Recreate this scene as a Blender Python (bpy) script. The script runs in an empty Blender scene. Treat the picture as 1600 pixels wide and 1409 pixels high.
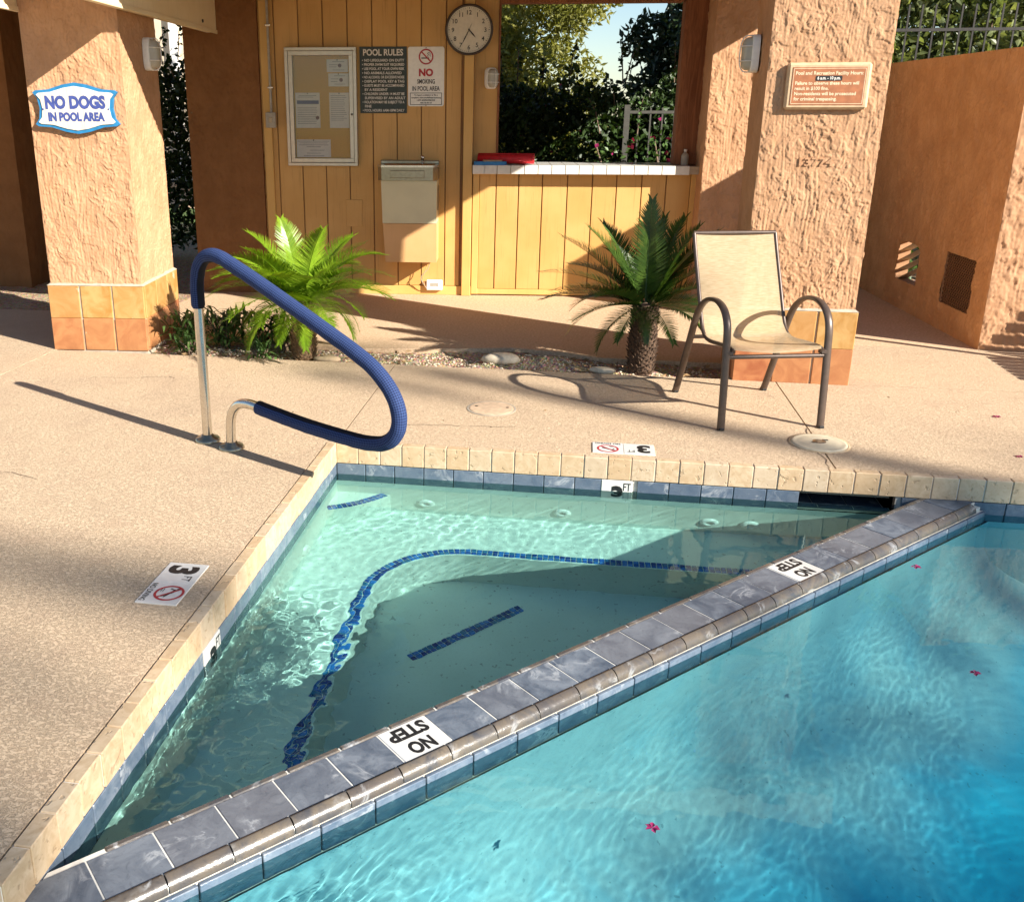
import bpy, math, random
import numpy as np
from mathutils import Vector, Matrix, Euler

sc = bpy.context.scene
COL = sc.collection
R = math.radians
random.seed(7)
rng = np.random.default_rng(11)

# ---------------------------------------------------------------- camera, sky, sun, exposure
F, CX, CY, YAW, PITCH = 1484.858, 649.763, 659.008, 0.16976, 0.317083
cam = bpy.data.cameras.new("camera")
cam.sensor_fit = 'HORIZONTAL'; cam.sensor_width = 36.0
cam.lens = F / 1600 * 36
cam.shift_x = (800 - CX) / 1600
cam.shift_y = -(704.5 - CY) / 1600
cam.clip_start = 0.05; cam.clip_end = 500
camo = bpy.data.objects.new("camera", cam); COL.objects.link(camo)
fw = Vector((-math.sin(YAW) * math.cos(PITCH), math.cos(YAW) * math.cos(PITCH), -math.sin(PITCH)))
rt = Vector((math.cos(YAW), math.sin(YAW), 0)); up = rt.cross(fw)
mw = Matrix((rt, up, -fw)).transposed().to_4x4(); mw.translation = (1.193, -4.51, 1.64)
camo.matrix_world = mw
sc.camera = camo

SUN_EL, SUN_AZ = 27.5, -28.0          # azimuth from +X towards +Y
SD = Vector((math.cos(R(SUN_EL)) * math.cos(R(SUN_AZ)), math.cos(R(SUN_EL)) * math.sin(R(SUN_AZ)), math.sin(R(SUN_EL))))
world = bpy.data.worlds.new("World"); sc.world = world; world.use_nodes = True
wn = world.node_tree.nodes; wl = world.node_tree.links
sky = wn.new('ShaderNodeTexSky'); sky.sky_type = 'NISHITA'; sky.sun_disc = False
sky.sun_elevation = R(SUN_EL); sky.sun_rotation = R(90 - SUN_AZ)
sky.altitude = 350; sky.air_density = 1.0; sky.dust_density = 0.4; sky.ozone_density = 2.0
bg = wn['Background']; wl.new(sky.outputs[0], bg.inputs[0]); bg.inputs[1].default_value = 0.063
sun = bpy.data.lights.new("sun", 'SUN'); sun.energy = 4.8; sun.angle = R(0.5); sun.color = (1.0, 0.94, 0.85)
suno = bpy.data.objects.new("sun", sun); COL.objects.link(suno); suno.location = (12, -8, 9)
suno.rotation_euler = SD.to_track_quat('Z', 'Y').to_euler()
try:
    sun.cycles.is_caustics_light = True
except Exception:
    pass
sc.view_settings.view_transform = 'Standard'; sc.view_settings.look = 'None'
sc.view_settings.exposure = 1.34; sc.view_settings.gamma = 1; sc.view_settings.use_curve_mapping = False
cy = sc.cycles
cy.max_bounces = 12; cy.transparent_max_bounces = 16; cy.transmission_bounces = 10; cy.diffuse_bounces = 5; cy.glossy_bounces = 5
cy.caustics_refractive = True; cy.caustics_reflective = False; cy.blur_glossy = 0.3
cy.sample_clamp_indirect = 6.0; cy.use_denoising = True

# ---------------------------------------------------------------- helpers
def tag(o, label=None, cat=None, group=None, kind=None):
    if label: o['label'] = label
    if cat: o['category'] = cat
    if group: o['group'] = group
    if kind: o['kind'] = kind
    return o

def empty(name, loc=(0, 0, 0), rz=0.0, **k):
    o = bpy.data.objects.new(name, None); COL.objects.link(o)
    o.empty_display_size = 0.1; o.location = loc; o.rotation_euler = (0, 0, rz)
    return tag(o, **k)

def link(name, me, parent=None, loc=(0, 0, 0), rot=(0, 0, 0), scale=None, **k):
    o = bpy.data.objects.new(name, me); COL.objects.link(o)
    o.parent = parent; o.location = loc; o.rotation_euler = rot
    if scale is not None: o.scale = scale
    return tag(o, **k)

class MB:
    def __init__(s): s.v = []; s.f = []; s.m = []; s.sm = []
    def add(s, vs, fs, mi=0, smooth=False):
        b = len(s.v); s.v += [tuple(v) for v in vs]
        for f in fs: s.f.append([i + b for i in f]); s.m.append(mi); s.sm.append(smooth)
        return s
    def box(s, x0, x1, y0, y1, z0, z1, mi=0):
        v = [(x0, y0, z0), (x1, y0, z0), (x1, y1, z0), (x0, y1, z0), (x0, y0, z1), (x1, y0, z1), (x1, y1, z1), (x0, y1, z1)]
        return s.add(v, [(3, 2, 1, 0), (4, 5, 6, 7), (0, 1, 5, 4), (1, 2, 6, 5), (2, 3, 7, 6), (3, 0, 4, 7)], mi)
    def cbox(s, x0, x1, y0, y1, z0, z1, c=0.004, mi=0):
        """box with all edges chamfered (24 verts)"""
        X, Y, Z = (x0, x1), (y0, y1), (z0, z1); sg = (1, -1); vs = []; ix = {}
        for i in (0, 1):
            for j in (0, 1):
                for k in (0, 1):
                    for a in range(3):
                        p = [X[i] + sg[i] * c, Y[j] + sg[j] * c, Z[k] + sg[k] * c]
                        p[a] = (X[i], Y[j], Z[k])[a]
                        ix[i, j, k, a] = len(vs); vs.append(p)
        fs = []
        q = ((0, 0), (1, 0), (1, 1), (0, 1))
        for i in (0, 1):
            fs.append([ix[i, j, k, 0] for j, k in q]); fs.append([ix[j, i, k, 1] for j, k in q]); fs.append([ix[j, k, i, 2] for j, k in q])
        for i in (0, 1):
            for j in (0, 1):
                fs.append([ix[i, j, 0, 0], ix[i, j, 1, 0], ix[i, j, 1, 1], ix[i, j, 0, 1]])
                fs.append([ix[i, 0, j, 0], ix[i, 1, j, 0], ix[i, 1, j, 2], ix[i, 0, j, 2]])
                fs.append([ix[0, i, j, 1], ix[1, i, j, 1], ix[1, i, j, 2], ix[0, i, j, 2]])
        for i in (0, 1):
            for j in (0, 1):
                for k in (0, 1): fs.append([ix[i, j, k, a] for a in range(3)])
        cen = np.array([(x0 + x1) / 2, (y0 + y1) / 2, (z0 + z1) / 2]); out = []
        V = np.array(vs)
        for f in fs:
            P = V[f]; n = np.cross(P[1] - P[0], P[2] - P[0])
            out.append(f if np.dot(n, P.mean(0) - cen) > 0 else f[::-1])
        return s.add(vs, out, mi)
    def prism(s, poly, z0, z1, mi=0):
        n = len(poly)
        v = [(x, y, z0) for x, y in poly] + [(x, y, z1) for x, y in poly]
        f = [tuple(range(n - 1, -1, -1)), tuple(range(n, 2 * n))] + [(i, (i + 1) % n, n + (i + 1) % n, n + i) for i in range(n)]
        return s.add(v, f, mi)
    def tube(s, path, r, n=10, mi=0, flat=1.0, caps=True, up=(0, 0, 1)):
        P = [Vector(p) for p in path]; rs = r if isinstance(r, (list, tuple)) else [r] * len(P)
        T = [(P[min(i + 1, len(P) - 1)] - P[max(i - 1, 0)]).normalized() for i in range(len(P))]
        u = Vector(up)
        if abs(T[0].dot(u)) > 0.95: u = Vector((0.13, 1, 0))
        a = (u - T[0] * u.dot(T[0])).normalized(); vs = []; fs = []
        for i, p in enumerate(P):
            a = (a - T[i] * a.dot(T[i])).normalized(); b = T[i].cross(a)
            for k in range(n):
                t = 2 * math.pi * k / n
                vs.append(p + a * math.cos(t) * rs[i] + b * math.sin(t) * rs[i] * flat)
        for i in range(len(P) - 1):
            for k in range(n):
                fs.append((i * n + k, i * n + (k + 1) % n, (i + 1) * n + (k + 1) % n, (i + 1) * n + k))
        s.add(vs, fs, mi, True)
        if caps:
            s.add([vs[k] for k in range(n)], [tuple(range(n - 1, -1, -1))], mi)
            s.add([vs[-n + k] for k in range(n)], [tuple(range(n))], mi)
        return s
    def lathe(s, prof, n=32, mi=0, c=(0, 0, 0), axis='Z', smooth=True):
        vs = []; fs = []
        for r, h in prof:
            for k in range(n):
                t = 2 * math.pi * k / n; x, y = r * math.cos(t), r * math.sin(t)
                p = (x, y, h) if axis == 'Z' else (x, -h, y)      # 'Y': the profile's height points to -Y
                vs.append((p[0] + c[0], p[1] + c[1], p[2] + c[2]))
        for i in range(len(prof) - 1):
            for k in range(n):
                fs.append((i * n + k, i * n + (k + 1) % n, (i + 1) * n + (k + 1) % n, (i + 1) * n + k))
        return s.add(vs, fs, mi, smooth)
    def ring(s, r0, r1, y, n=40, c=(0, 0), t0=0.0):
        vs = []; fs = []
        for k in range(n):
            t = 2 * math.pi * k / n + t0
            vs += [(c[0] + r0 * math.cos(t), y, c[1] + r0 * math.sin(t)), (c[0] + r1 * math.cos(t), y, c[1] + r1 * math.sin(t))]
        for k in range(n):
            j = (k + 1) % n; fs.append((2 * k, 2 * k + 1, 2 * j + 1, 2 * j))
        return s.add(vs, fs)
    def xform(s, M):
        s.v = [tuple(M @ Vector(v)) for v in s.v]; return s
    def mesh(s, name, mats, sharp=None):
        me = bpy.data.meshes.new(name); me.from_pydata(s.v, [], s.f)
        for m in (mats if isinstance(mats, (list, tuple)) else [mats]): me.materials.append(m)
        me.polygons.foreach_set('material_index', s.m); me.polygons.foreach_set('use_smooth', s.sm)
        me.update(); return me
    def build(s, name, mats, parent=None, loc=(0, 0, 0), rot=(0, 0, 0), **k):
        return link(name, s.mesh(name, mats), parent, loc, rot, **k)

def np_mesh(name, V, Q, mat, smooth=False):
    me = bpy.data.meshes.new(name); V = np.asarray(V, np.float32); Q = np.asarray(Q, np.int32)
    k = Q.shape[1]
    used = np.zeros(len(V), bool); used[Q.ravel()] = True
    if not used.all(): remap = np.cumsum(used) - 1; V = V[used]; Q = remap[Q].astype(np.int32)
    me.vertices.add(len(V)); me.vertices.foreach_set('co', V.ravel())
    me.loops.add(Q.size); me.loops.foreach_set('vertex_index', Q.ravel())
    me.polygons.add(len(Q)); me.polygons.foreach_set('loop_start', np.arange(0, Q.size, k, dtype=np.int32))
    me.polygons.foreach_set('use_smooth', np.full(len(Q), smooth))
    me.update(calc_edges=True); me.validate(); me.materials.append(mat); return me

def rot_wall():          # text plane (x,y) -> wall (x,0,z) facing -Y
    return Matrix.Rotation(R(90), 4, 'X')

def text_mesh(body, h, w=None, bold=0.0, align='C', max_w=None):
    """glyph geometry as (verts, faces) in XY; cap height h; fitted to width w if given"""
    cu = bpy.data.curves.new('lettering', 'FONT'); cu.body = body; cu.size = 1.0; cu.offset = bold; cu.resolution_u = 3
    ob = bpy.data.objects.new('lettering', cu); COL.objects.link(ob)
    dg = bpy.context.evaluated_depsgraph_get(); me = ob.evaluated_get(dg).to_mesh()
    V = np.array([v.co[:] for v in me.vertices]); Fs = [list(p.vertices) for p in me.polygons]
    ob.evaluated_get(dg).to_mesh_clear(); bpy.data.objects.remove(ob); bpy.data.curves.remove(cu)
    sy = h / 0.72; x0, x1 = V[:, 0].min(), V[:, 0].max()
    sx = (w / (x1 - x0)) if w else sy
    if max_w and sx * (x1 - x0) > max_w: sx = max_w / (x1 - x0)
    V[:, 0] = (V[:, 0] - (x0 if align == 'L' else (x0 + x1) / 2)) * sx; V[:, 1] *= sy; V[:, 2] = 0
    return V, Fs

def put_text(mb, body, h, x, z, y, w=None, bold=0.0, align='C', mi=0, max_w=None, floor=False):
    V, Fs = text_mesh(body, h, w, bold, align, max_w)
    vs = [(a[0] + x, a[1] + z, y) for a in V] if floor else [(a[0] + x, y, a[1] + z) for a in V]
    mb.add(vs, Fs, mi)

# gradient noise in numpy
_perm = np.random.default_rng(3).permutation(512); _perm = np.concatenate([_perm, _perm, _perm])
_ga = np.random.default_rng(5).uniform(0, 2 * np.pi, 512)
def pn(x, y, seed=0):
    xi = np.floor(x).astype(int); yi = np.floor(y).astype(int); xf = x - xi; yf = y - yi
    u = xf ** 3 * (xf * (xf * 6 - 15) + 10); v = yf ** 3 * (yf * (yf * 6 - 15) + 10)
    def g(ix, iy, dx, dy):
        h = _ga[_perm[(_perm[(ix + seed * 37) % 512] + iy) % 512]]
        return np.cos(h) * dx + np.sin(h) * dy
    a = g(xi, yi, xf, yf); b = g(xi + 1, yi, xf - 1, yf); c = g(xi, yi + 1, xf, yf - 1); d = g(xi + 1, yi + 1, xf - 1, yf - 1)
    return ((a + (b - a) * u) + ((c + (d - c) * u) - (a + (b - a) * u)) * v) * 1.5
def fbm(x, y, o=4, seed=0):
    t = 0; a = 1.0
    for i in range(o): t = t + a * pn(x * 2 ** i, y * 2 ** i, seed + i); a *= 0.5
    return t
def sst(a, b, x):
    t = np.clip((x - a) / (b - a), 0, 1); return t * t * (3 - 2 * t)

# ---------------------------------------------------------------- materials
class NT:
    def __init__(s, name):
        s.m = bpy.data.materials.new(name); s.m.use_nodes = True; s.t = s.m.node_tree
        s.b = s.t.nodes['Principled BSDF']; s.out = s.t.nodes['Material Output']
        s._c = None
    def n(s, typ, **k):
        x = s.t.nodes.new(typ)
        for a, b in k.items(): setattr(x, a, b)
        return x
    def set(s, inp, v):
        if isinstance(v, bpy.types.NodeSocket): s.t.links.new(v, inp)
        elif v is not None:
            if inp.type == 'RGBA' and len(v) == 3: v = (*v, 1)
            inp.default_value = v
    def co(s, kind='Object', scale=(1, 1, 1), rnd=0.0):
        tc = s.n('ShaderNodeTexCoord').outputs[kind]
        mp = s.n('ShaderNodeMapping'); s.set(mp.inputs[0], tc); mp.inputs['Scale'].default_value = scale
        if rnd:
            oi = s.n('ShaderNodeObjectInfo'); mu = s.n('ShaderNodeVectorMath', operation='SCALE')
            cmb = s.n('ShaderNodeCombineXYZ')
            for i in range(3): s.set(cmb.inputs[i], s.math('MULTIPLY', oi.outputs['Random'], (13.1, 37.7, 71.3)[i]))
            s.set(mu.inputs[0], cmb.outputs[0]); mu.inputs['Scale'].default_value = rnd
            s.set(mp.inputs['Location'], mu.outputs[0])
        return mp.outputs[0]
    def rnd(s): return s.n('ShaderNodeObjectInfo').outputs['Random']
    def noise(s, scale, vec=None, detail=4, rough=0.5, dist=0.0):
        x = s.n('ShaderNodeTexNoise'); s.set(x.inputs['Vector'], vec if vec is not None else s.co())
        x.inputs['Scale'].default_value = scale; x.inputs['Detail'].default_value = detail
        x.inputs['Roughness'].default_value = rough; x.inputs['Distortion'].default_value = dist
        return x.outputs['Fac']
    def voro(s, scale, vec=None, feature='F1', out='Distance'):
        x = s.n('ShaderNodeTexVoronoi', feature=feature); s.set(x.inputs['Vector'], vec if vec is not None else s.co())
        x.inputs['Scale'].default_value = scale; return x.outputs[out]
    def wave(s, scale, vec, dist=0.0, prof='SIN', direction='X'):
        x = s.n('ShaderNodeTexWave', wave_profile=prof, bands_direction=direction); s.set(x.inputs['Vector'], vec)
        x.inputs['Scale'].default_value = scale; x.inputs['Distortion'].default_value = dist; return x.outputs['Fac']
    def math(s, op, a, b=0.0, clamp=False):
        x = s.n('ShaderNodeMath', operation=op, use_clamp=clamp); s.set(x.inputs[0], a); s.set(x.inputs[1], b); return x.outputs[0]
    def ramp(s, fac, a, b):
        x = s.n('ShaderNodeMapRange'); x.interpolation_type = 'SMOOTHSTEP'; s.set(x.inputs[0], fac)
        x.inputs[1].default_value = a; x.inputs[2].default_value = b; return x.outputs[0]
    def mix(s, fac, a, b, typ='MIX'):
        x = s.n('ShaderNodeMix', data_type='RGBA', blend_type=typ); s.set(x.inputs[0], fac); s.set(x.inputs[6], a); s.set(x.inputs[7], b); return x.outputs[2]
    def bump(s, h, strength=0.5, dist=0.01, normal=None):
        x = s.n('ShaderNodeBump'); s.set(x.inputs['Height'], h); x.inputs['Strength'].default_value = strength
        x.inputs['Distance'].default_value = dist
        if normal is not None: s.set(x.inputs['Normal'], normal)
        return x.outputs[0]
    def done(s, color, rough=0.6, metal=0.0, normal=None, spec=0.5, **k):
        s.set(s.b.inputs['Base Color'], color); s.set(s.b.inputs['Roughness'], rough); s.set(s.b.inputs['Metallic'], metal)
        s.b.inputs['Specular IOR Level'].default_value = spec
        if normal is not None: s.set(s.b.inputs['Normal'], normal)
        for a, b in k.items(): s.set(s.b.inputs[a], b)
        return s.m

def simple(name, col, rough=0.5, metal=0.0, var=0.12, nscale=30, bump=0.0, spec=0.5):
    t = NT(name); n = t.noise(nscale, detail=5)
    c = t.mix(t.ramp(n, 0.3, 0.7), tuple(x * (1 - var) for x in col), tuple(min(1, x * (1 + var)) for x in col))
    return t.done(c, rough, metal, t.bump(n, bump, 0.003) if bump else None, spec)

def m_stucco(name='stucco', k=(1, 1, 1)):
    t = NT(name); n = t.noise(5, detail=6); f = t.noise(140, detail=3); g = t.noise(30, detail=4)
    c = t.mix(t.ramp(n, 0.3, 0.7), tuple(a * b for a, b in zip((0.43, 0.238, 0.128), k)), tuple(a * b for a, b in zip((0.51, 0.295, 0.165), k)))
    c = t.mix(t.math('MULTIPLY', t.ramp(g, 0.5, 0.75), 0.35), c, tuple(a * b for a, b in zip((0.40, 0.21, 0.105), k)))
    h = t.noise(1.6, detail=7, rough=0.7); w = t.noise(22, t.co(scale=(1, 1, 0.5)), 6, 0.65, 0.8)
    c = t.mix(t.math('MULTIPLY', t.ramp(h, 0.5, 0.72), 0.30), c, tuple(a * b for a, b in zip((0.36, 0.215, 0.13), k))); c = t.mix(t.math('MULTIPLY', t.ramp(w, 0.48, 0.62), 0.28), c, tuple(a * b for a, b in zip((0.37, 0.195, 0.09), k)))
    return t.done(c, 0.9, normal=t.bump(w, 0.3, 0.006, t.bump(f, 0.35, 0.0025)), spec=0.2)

def m_deck():
    t = NT('deck_coating'); co = t.co(scale=(1, 1.4, 1))
    a = t.noise(74, co, 7, 0.70, 0.8); b = t.noise(5, detail=6, rough=0.65); d = t.noise(0.8, detail=6, rough=0.6); g = t.noise(230, detail=2); e = t.noise(14, co, 5, 0.6)
    pl = t.ramp(a, 0.43, 0.54)
    c = t.mix(t.math('ADD', 0.2, t.math('MULTIPLY', pl, 0.6)), (0.51, 0.365, 0.235), (0.67, 0.505, 0.335))
    c = t.mix(t.math('MULTIPLY', t.ramp(b, 0.45, 0.75), 0.38), c, (0.49, 0.335, 0.225))
    c = t.mix(t.math('MULTIPLY', t.ramp(e, 0.52, 0.72), 0.25), c, (0.70, 0.545, 0.37))
    c = t.mix(t.math('MULTIPLY', t.ramp(d, 0.52, 0.66), 0.30), c, (0.40, 0.29, 0.205))
    nb = t.bump(pl, 0.75, 0.006); nb = t.bump(e, 0.25, 0.006, nb); nb = t.bump(g, 0.25, 0.002, nb)
    return t.done(c, 0.85, normal=nb, spec=0.25)

def m_floor():
    t = NT('slab_concrete'); a = t.noise(60, detail=5, dist=0.5); b = t.noise(2.5, detail=4)
    c = t.mix(t.ramp(a, 0.42, 0.6), (0.50, 0.345, 0.215), (0.62, 0.45, 0.29)); c = t.mix(t.math('MULTIPLY', t.ramp(b, 0.4, 0.8), 0.3), c, (0.66, 0.49, 0.33))
    return t.done(c, 0.85, normal=t.bump(a, 0.35, 0.004), spec=0.25)

def m_slate(name, c1, c2, c3, rough=0.35):
    t = NT(name); co = t.co(rnd=1.0); r = t.rnd()
    a = t.noise(9, co, 6, 0.6, 1.2); b = t.noise(26, co, 8, 0.65, 2.5); v = t.noise(6, co, 6, 0.62, 0.8)
    c = t.mix(t.ramp(a, 0.3, 0.7), c1, c2); c = t.mix(t.math('MULTIPLY', r, 0.6), c, c3)
    vein = t.math('MULTIPLY', t.math('SUBTRACT', 1.0, t.math('MULTIPLY', t.math('ABSOLUTE', t.math('SUBTRACT', v, 0.5)), 26.0), True), t.ramp(t.noise(7, co, 3), 0.5, 0.66))
    c = t.mix(t.math('MULTIPLY', vein, 0.5), c, (0.55, 0.56, 0.56))
    c = t.mix(t.math('MULTIPLY', t.ramp(b, 0.5, 0.75), 0.4), c, tuple(x * 0.45 for x in c1))
    return t.done(c, t.math('MULTIPLY_ADD', b, 0.3), normal=t.bump(b, 0.35, 0.003), spec=0.5) if False else t.done(c, rough, normal=t.bump(b, 0.3, 0.003))

def m_travertine():
    t = NT('travertine'); co = t.co(rnd=1.0); r = t.rnd()
    a = t.noise(12, co, 6, 0.6, 1.5); b = t.noise(60, co, 4); p = t.noise(38, co, 2)
    c = t.mix(t.ramp(a, 0.35, 0.68), (0.48, 0.34, 0.20), (0.60, 0.46, 0.30))
    c = t.mix(t.math('MULTIPLY', t.ramp(r, 0.5, 1.0), 0.45), c, (0.50, 0.33, 0.18)); c = t.mix(t.math('MULTIPLY', t.ramp(r, 0.4, 0.0), 0.35), c, (0.52, 0.44, 0.34))
    c = t.mix(t.math('MULTIPLY', t.ramp(b, 0.55, 0.7), 0.4), c, (0.38, 0.25, 0.13))
    pit = t.ramp(p, 0.62, 0.70)
    return t.done(t.mix(t.math('MULTIPLY', pit, 0.6), c, (0.38, 0.26, 0.15)), 0.55, normal=t.bump(t.math('MULTIPLY', pit, -1.0), 0.5, 0.004))

def m_saltillo(name, c1, c2, c3):
    t = NT(name); co = t.co(rnd=1.0); r = t.rnd(); a = t.noise(8, co, 6, 0.6, 1.0); b = t.noise(40, co, 5); w = t.noise(9, co, 6, 0.65)
    c = t.mix(t.ramp(a, 0.3, 0.7), c1, c2); c = t.mix(t.math('MULTIPLY', r, 0.55), c, c3)
    worn = t.ramp(w, 0.66, 0.70)
    c = t.mix(t.math('MULTIPLY', worn, 0.55), c, (0.62, 0.50, 0.38))
    return t.done(c, 0.45, normal=t.bump(b, 0.15, 0.002))

def m_paintwood(name, c1, c2, streak=0.12):
    t = NT(name); co = t.co('Object', (60, 60, 3), rnd=1.0); a = t.noise(1.0, co, 6, 0.6, 0.4); b = t.noise(2.2, t.co(rnd=1.0), 4); r = t.rnd()
    c = t.mix(t.ramp(b, 0.3, 0.75), c1, c2); c = t.mix(t.math('MULTIPLY', t.ramp(a, 0.52, 0.75), streak * 3), c, tuple(x * 0.72 for x in c1))
    c = t.mix(t.math('MULTIPLY', r, 0.18), c, tuple(x * 0.85 for x in c2))
    return t.done(c, 0.55, normal=t.bump(a, 0.22, 0.003))

def m_leaf(name, c1, c2, trans=0.4, nscale=3.0, rough=0.45, emis=None):
    t = NT(name); n = t.noise(nscale, detail=3); f = t.noise(nscale * 14, detail=1)
    c = t.mix(t.ramp(n, 0.35, 0.65), c1, c2); c = t.mix(t.math('MULTIPLY', t.ramp(f, 0.4, 0.7), 0.5), c, tuple(x * 0.6 for x in c1))
    t.done(c, rough, spec=0.4)
    tr = t.n('ShaderNodeBsdfTranslucent'); t.set(tr.inputs[0], t.mix(1.0, c, (1.0, 1.0, 0.45), 'MULTIPLY'))
    br = t.n('ShaderNodeMixShader'); br.inputs[0].default_value = trans
    t.t.links.new(t.b.outputs[0], br.inputs[1]); t.t.links.new(tr.outputs[0], br.inputs[2]); t.t.links.new(br.outputs[0], t.out.inputs[0])
    return t.m

def m_plaster(name, c1, c2):
    t = NT(name); a = t.noise(3, detail=5); b = t.noise(90, detail=4); s_ = t.noise(45, detail=1)
    c = t.mix(t.ramp(a, 0.3, 0.7), c1, c2); c = t.mix(t.math('MULTIPLY', t.ramp(b, 0.5, 0.7), 0.15), c, tuple(x * 0.7 for x in c1))
    c = t.mix(t.math('MULTIPLY', t.ramp(s_, 0.70, 0.73), 0.6), c, tuple(x * 0.4 for x in c1))
    return t.done(c, 0.8, spec=0.2)

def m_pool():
    # pale near the ledge, blue beyond: water depth tint painted into the plaster
    t = NT('pool_plaster_depth_tint'); co = t.co('Generated') if False else t.co(); sp = t.n('ShaderNodeSeparateXYZ'); t.set(sp.inputs[0], co)
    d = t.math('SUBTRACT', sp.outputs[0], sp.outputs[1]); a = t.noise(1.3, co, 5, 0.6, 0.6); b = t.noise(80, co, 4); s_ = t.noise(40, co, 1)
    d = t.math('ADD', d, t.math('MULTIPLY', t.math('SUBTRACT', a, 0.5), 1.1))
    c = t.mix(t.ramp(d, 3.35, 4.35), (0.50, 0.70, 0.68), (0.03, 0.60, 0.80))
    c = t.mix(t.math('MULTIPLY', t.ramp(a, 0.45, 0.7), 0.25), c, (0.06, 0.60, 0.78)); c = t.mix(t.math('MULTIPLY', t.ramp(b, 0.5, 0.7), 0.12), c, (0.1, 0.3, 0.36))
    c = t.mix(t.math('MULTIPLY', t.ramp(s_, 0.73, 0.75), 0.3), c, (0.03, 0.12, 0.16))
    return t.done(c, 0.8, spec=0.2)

def m_soil():
    t = NT('gravel_soil'); a = t.voro(70); b = t.noise(25, detail=6, rough=0.7); k = t.voro(70, None, 'F1', 'Color')
    c = t.mix(t.ramp(b, 0.3, 0.7), (0.30, 0.20, 0.12), (0.52, 0.40, 0.27)); c = t.mix(0.35, c, k, 'OVERLAY')
    return t.done(c, 0.95, normal=t.bump(t.math('ADD', a, b), 0.9, 0.012), spec=0.2)

def m_water(name, tint):
    t = NT(name); g = t.n('ShaderNodeBsdfGlass'); g.inputs['IOR'].default_value = 1.333; g.inputs['Roughness'].default_value = 0.0
    g.inputs[0].default_value = (*tint, 1)
    t.t.links.new(g.outputs[0], t.out.inputs[0])
    return t.m

def m_pane():
    t = NT('clear_pane'); gl = t.n('ShaderNodeBsdfGlossy'); gl.inputs['Roughness'].default_value = 0.02
    tr = t.n('ShaderNodeBsdfTransparent'); fr = t.n('ShaderNodeFresnel'); fr.inputs[0].default_value = 1.45
    mx = t.n('ShaderNodeMixShader'); t.t.links.new(fr.outputs[0], mx.inputs[0]); t.t.links.new(tr.outputs[0], mx.inputs[1]); t.t.links.new(gl.outputs[0], mx.inputs[2])
    t.t.links.new(mx.outputs[0], t.out.inputs[0]); return t.m

def m_gingham():
    t = NT('blue_woven_cover'); uv = t.co('UV')
    sx = t.n('ShaderNodeSeparateXYZ'); t.set(sx.inputs[0], uv)
    def st(o, f): return t.ramp(t.math('SINE', t.math('MULTIPLY', o, f * 2 * math.pi)), -0.25, 0.25)
    a = st(sx.outputs[0], 100); b = st(sx.outputs[1], 20)
    k = t.math('MULTIPLY', t.math('ADD', a, b), 0.5)
    c = t.mix(k, (0.010, 0.018, 0.064), (0.042, 0.072, 0.18))
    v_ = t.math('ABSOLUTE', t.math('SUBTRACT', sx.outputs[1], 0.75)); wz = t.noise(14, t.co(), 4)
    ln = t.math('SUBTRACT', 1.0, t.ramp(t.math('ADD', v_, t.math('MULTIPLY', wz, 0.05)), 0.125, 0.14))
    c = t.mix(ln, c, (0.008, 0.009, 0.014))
    return t.done(c, 0.8, normal=t.bump(wz, 0.5, 0.012, t.bump(k, 0.25, 0.002)), spec=0.2)

def m_sling():
    t = NT('sling_fabric'); co = t.co(); w1 = t.wave(95, co, 0.3, direction='X'); w2 = t.wave(95, co, 0.3, direction='Z')
    n = t.noise(120, t.co(scale=(0.2, 1, 3)), 3); k = t.math('MULTIPLY', t.math('ADD', w1, w2), 0.5)
    c = t.mix(t.ramp(n, 0.35, 0.65), (0.50, 0.36, 0.205), (0.60, 0.46, 0.29))
    t.done(c, 0.7, normal=t.bump(k, 0.15, 0.001), spec=0.2)
    tl = t.n('ShaderNodeBsdfTranslucent'); t.set(tl.inputs[0], c); tp = t.n('ShaderNodeBsdfTransparent')
    m1 = t.n('ShaderNodeMixShader'); m1.inputs[0].default_value = 0.25; m2 = t.n('ShaderNodeMixShader'); m2.inputs[0].default_value = 0.16
    L = t.t.links.new; L(t.b.outputs[0], m1.inputs[1]); L(tl.outputs[0], m1.inputs[2]); L(m1.outputs[0], m2.inputs[1]); L(tp.outputs[0], m2.inputs[2]); L(m2.outputs[0], t.out.inputs[0])
    return t.m

def m_roofwood(name, c1, c2):
    t = NT(name); co = t.co('Object', (14, 14, 1.0)); a = t.noise(2.0, co, 8, 0.7, 1.5)
    return t.done(t.mix(t.ramp(a, 0.35, 0.65), c1, c2), 0.8, normal=t.bump(a, 0.5, 0.006))

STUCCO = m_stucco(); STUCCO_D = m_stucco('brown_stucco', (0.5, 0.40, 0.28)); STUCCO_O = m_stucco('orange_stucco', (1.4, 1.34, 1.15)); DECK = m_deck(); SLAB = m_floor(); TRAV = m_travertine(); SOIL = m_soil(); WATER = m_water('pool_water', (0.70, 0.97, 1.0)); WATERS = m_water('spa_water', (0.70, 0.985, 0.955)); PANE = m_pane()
SLATE = m_slate('slate_tile', (0.065, 0.086, 0.118), (0.18, 0.207, 0.24), (0.15, 0.142, 0.145), 0.48)
SLATEB = m_slate('bullnose_glaze', (0.05, 0.055, 0.065), (0.15, 0.12, 0.085), (0.09, 0.07, 0.055), 0.25)
SLATEW = m_slate('waterline_slate', (0.09, 0.125, 0.175), (0.18, 0.215, 0.26), (0.08, 0.11, 0.155), 0.25)
SALT_Y = m_saltillo('amber_tile', (0.36, 0.18, 0.038), (0.50, 0.31, 0.115), (0.42, 0.19, 0.07))
SALT_R = m_saltillo('russet_tile', (0.28, 0.075, 0.03), (0.44, 0.18, 0.075), (0.44, 0.24, 0.09))
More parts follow.
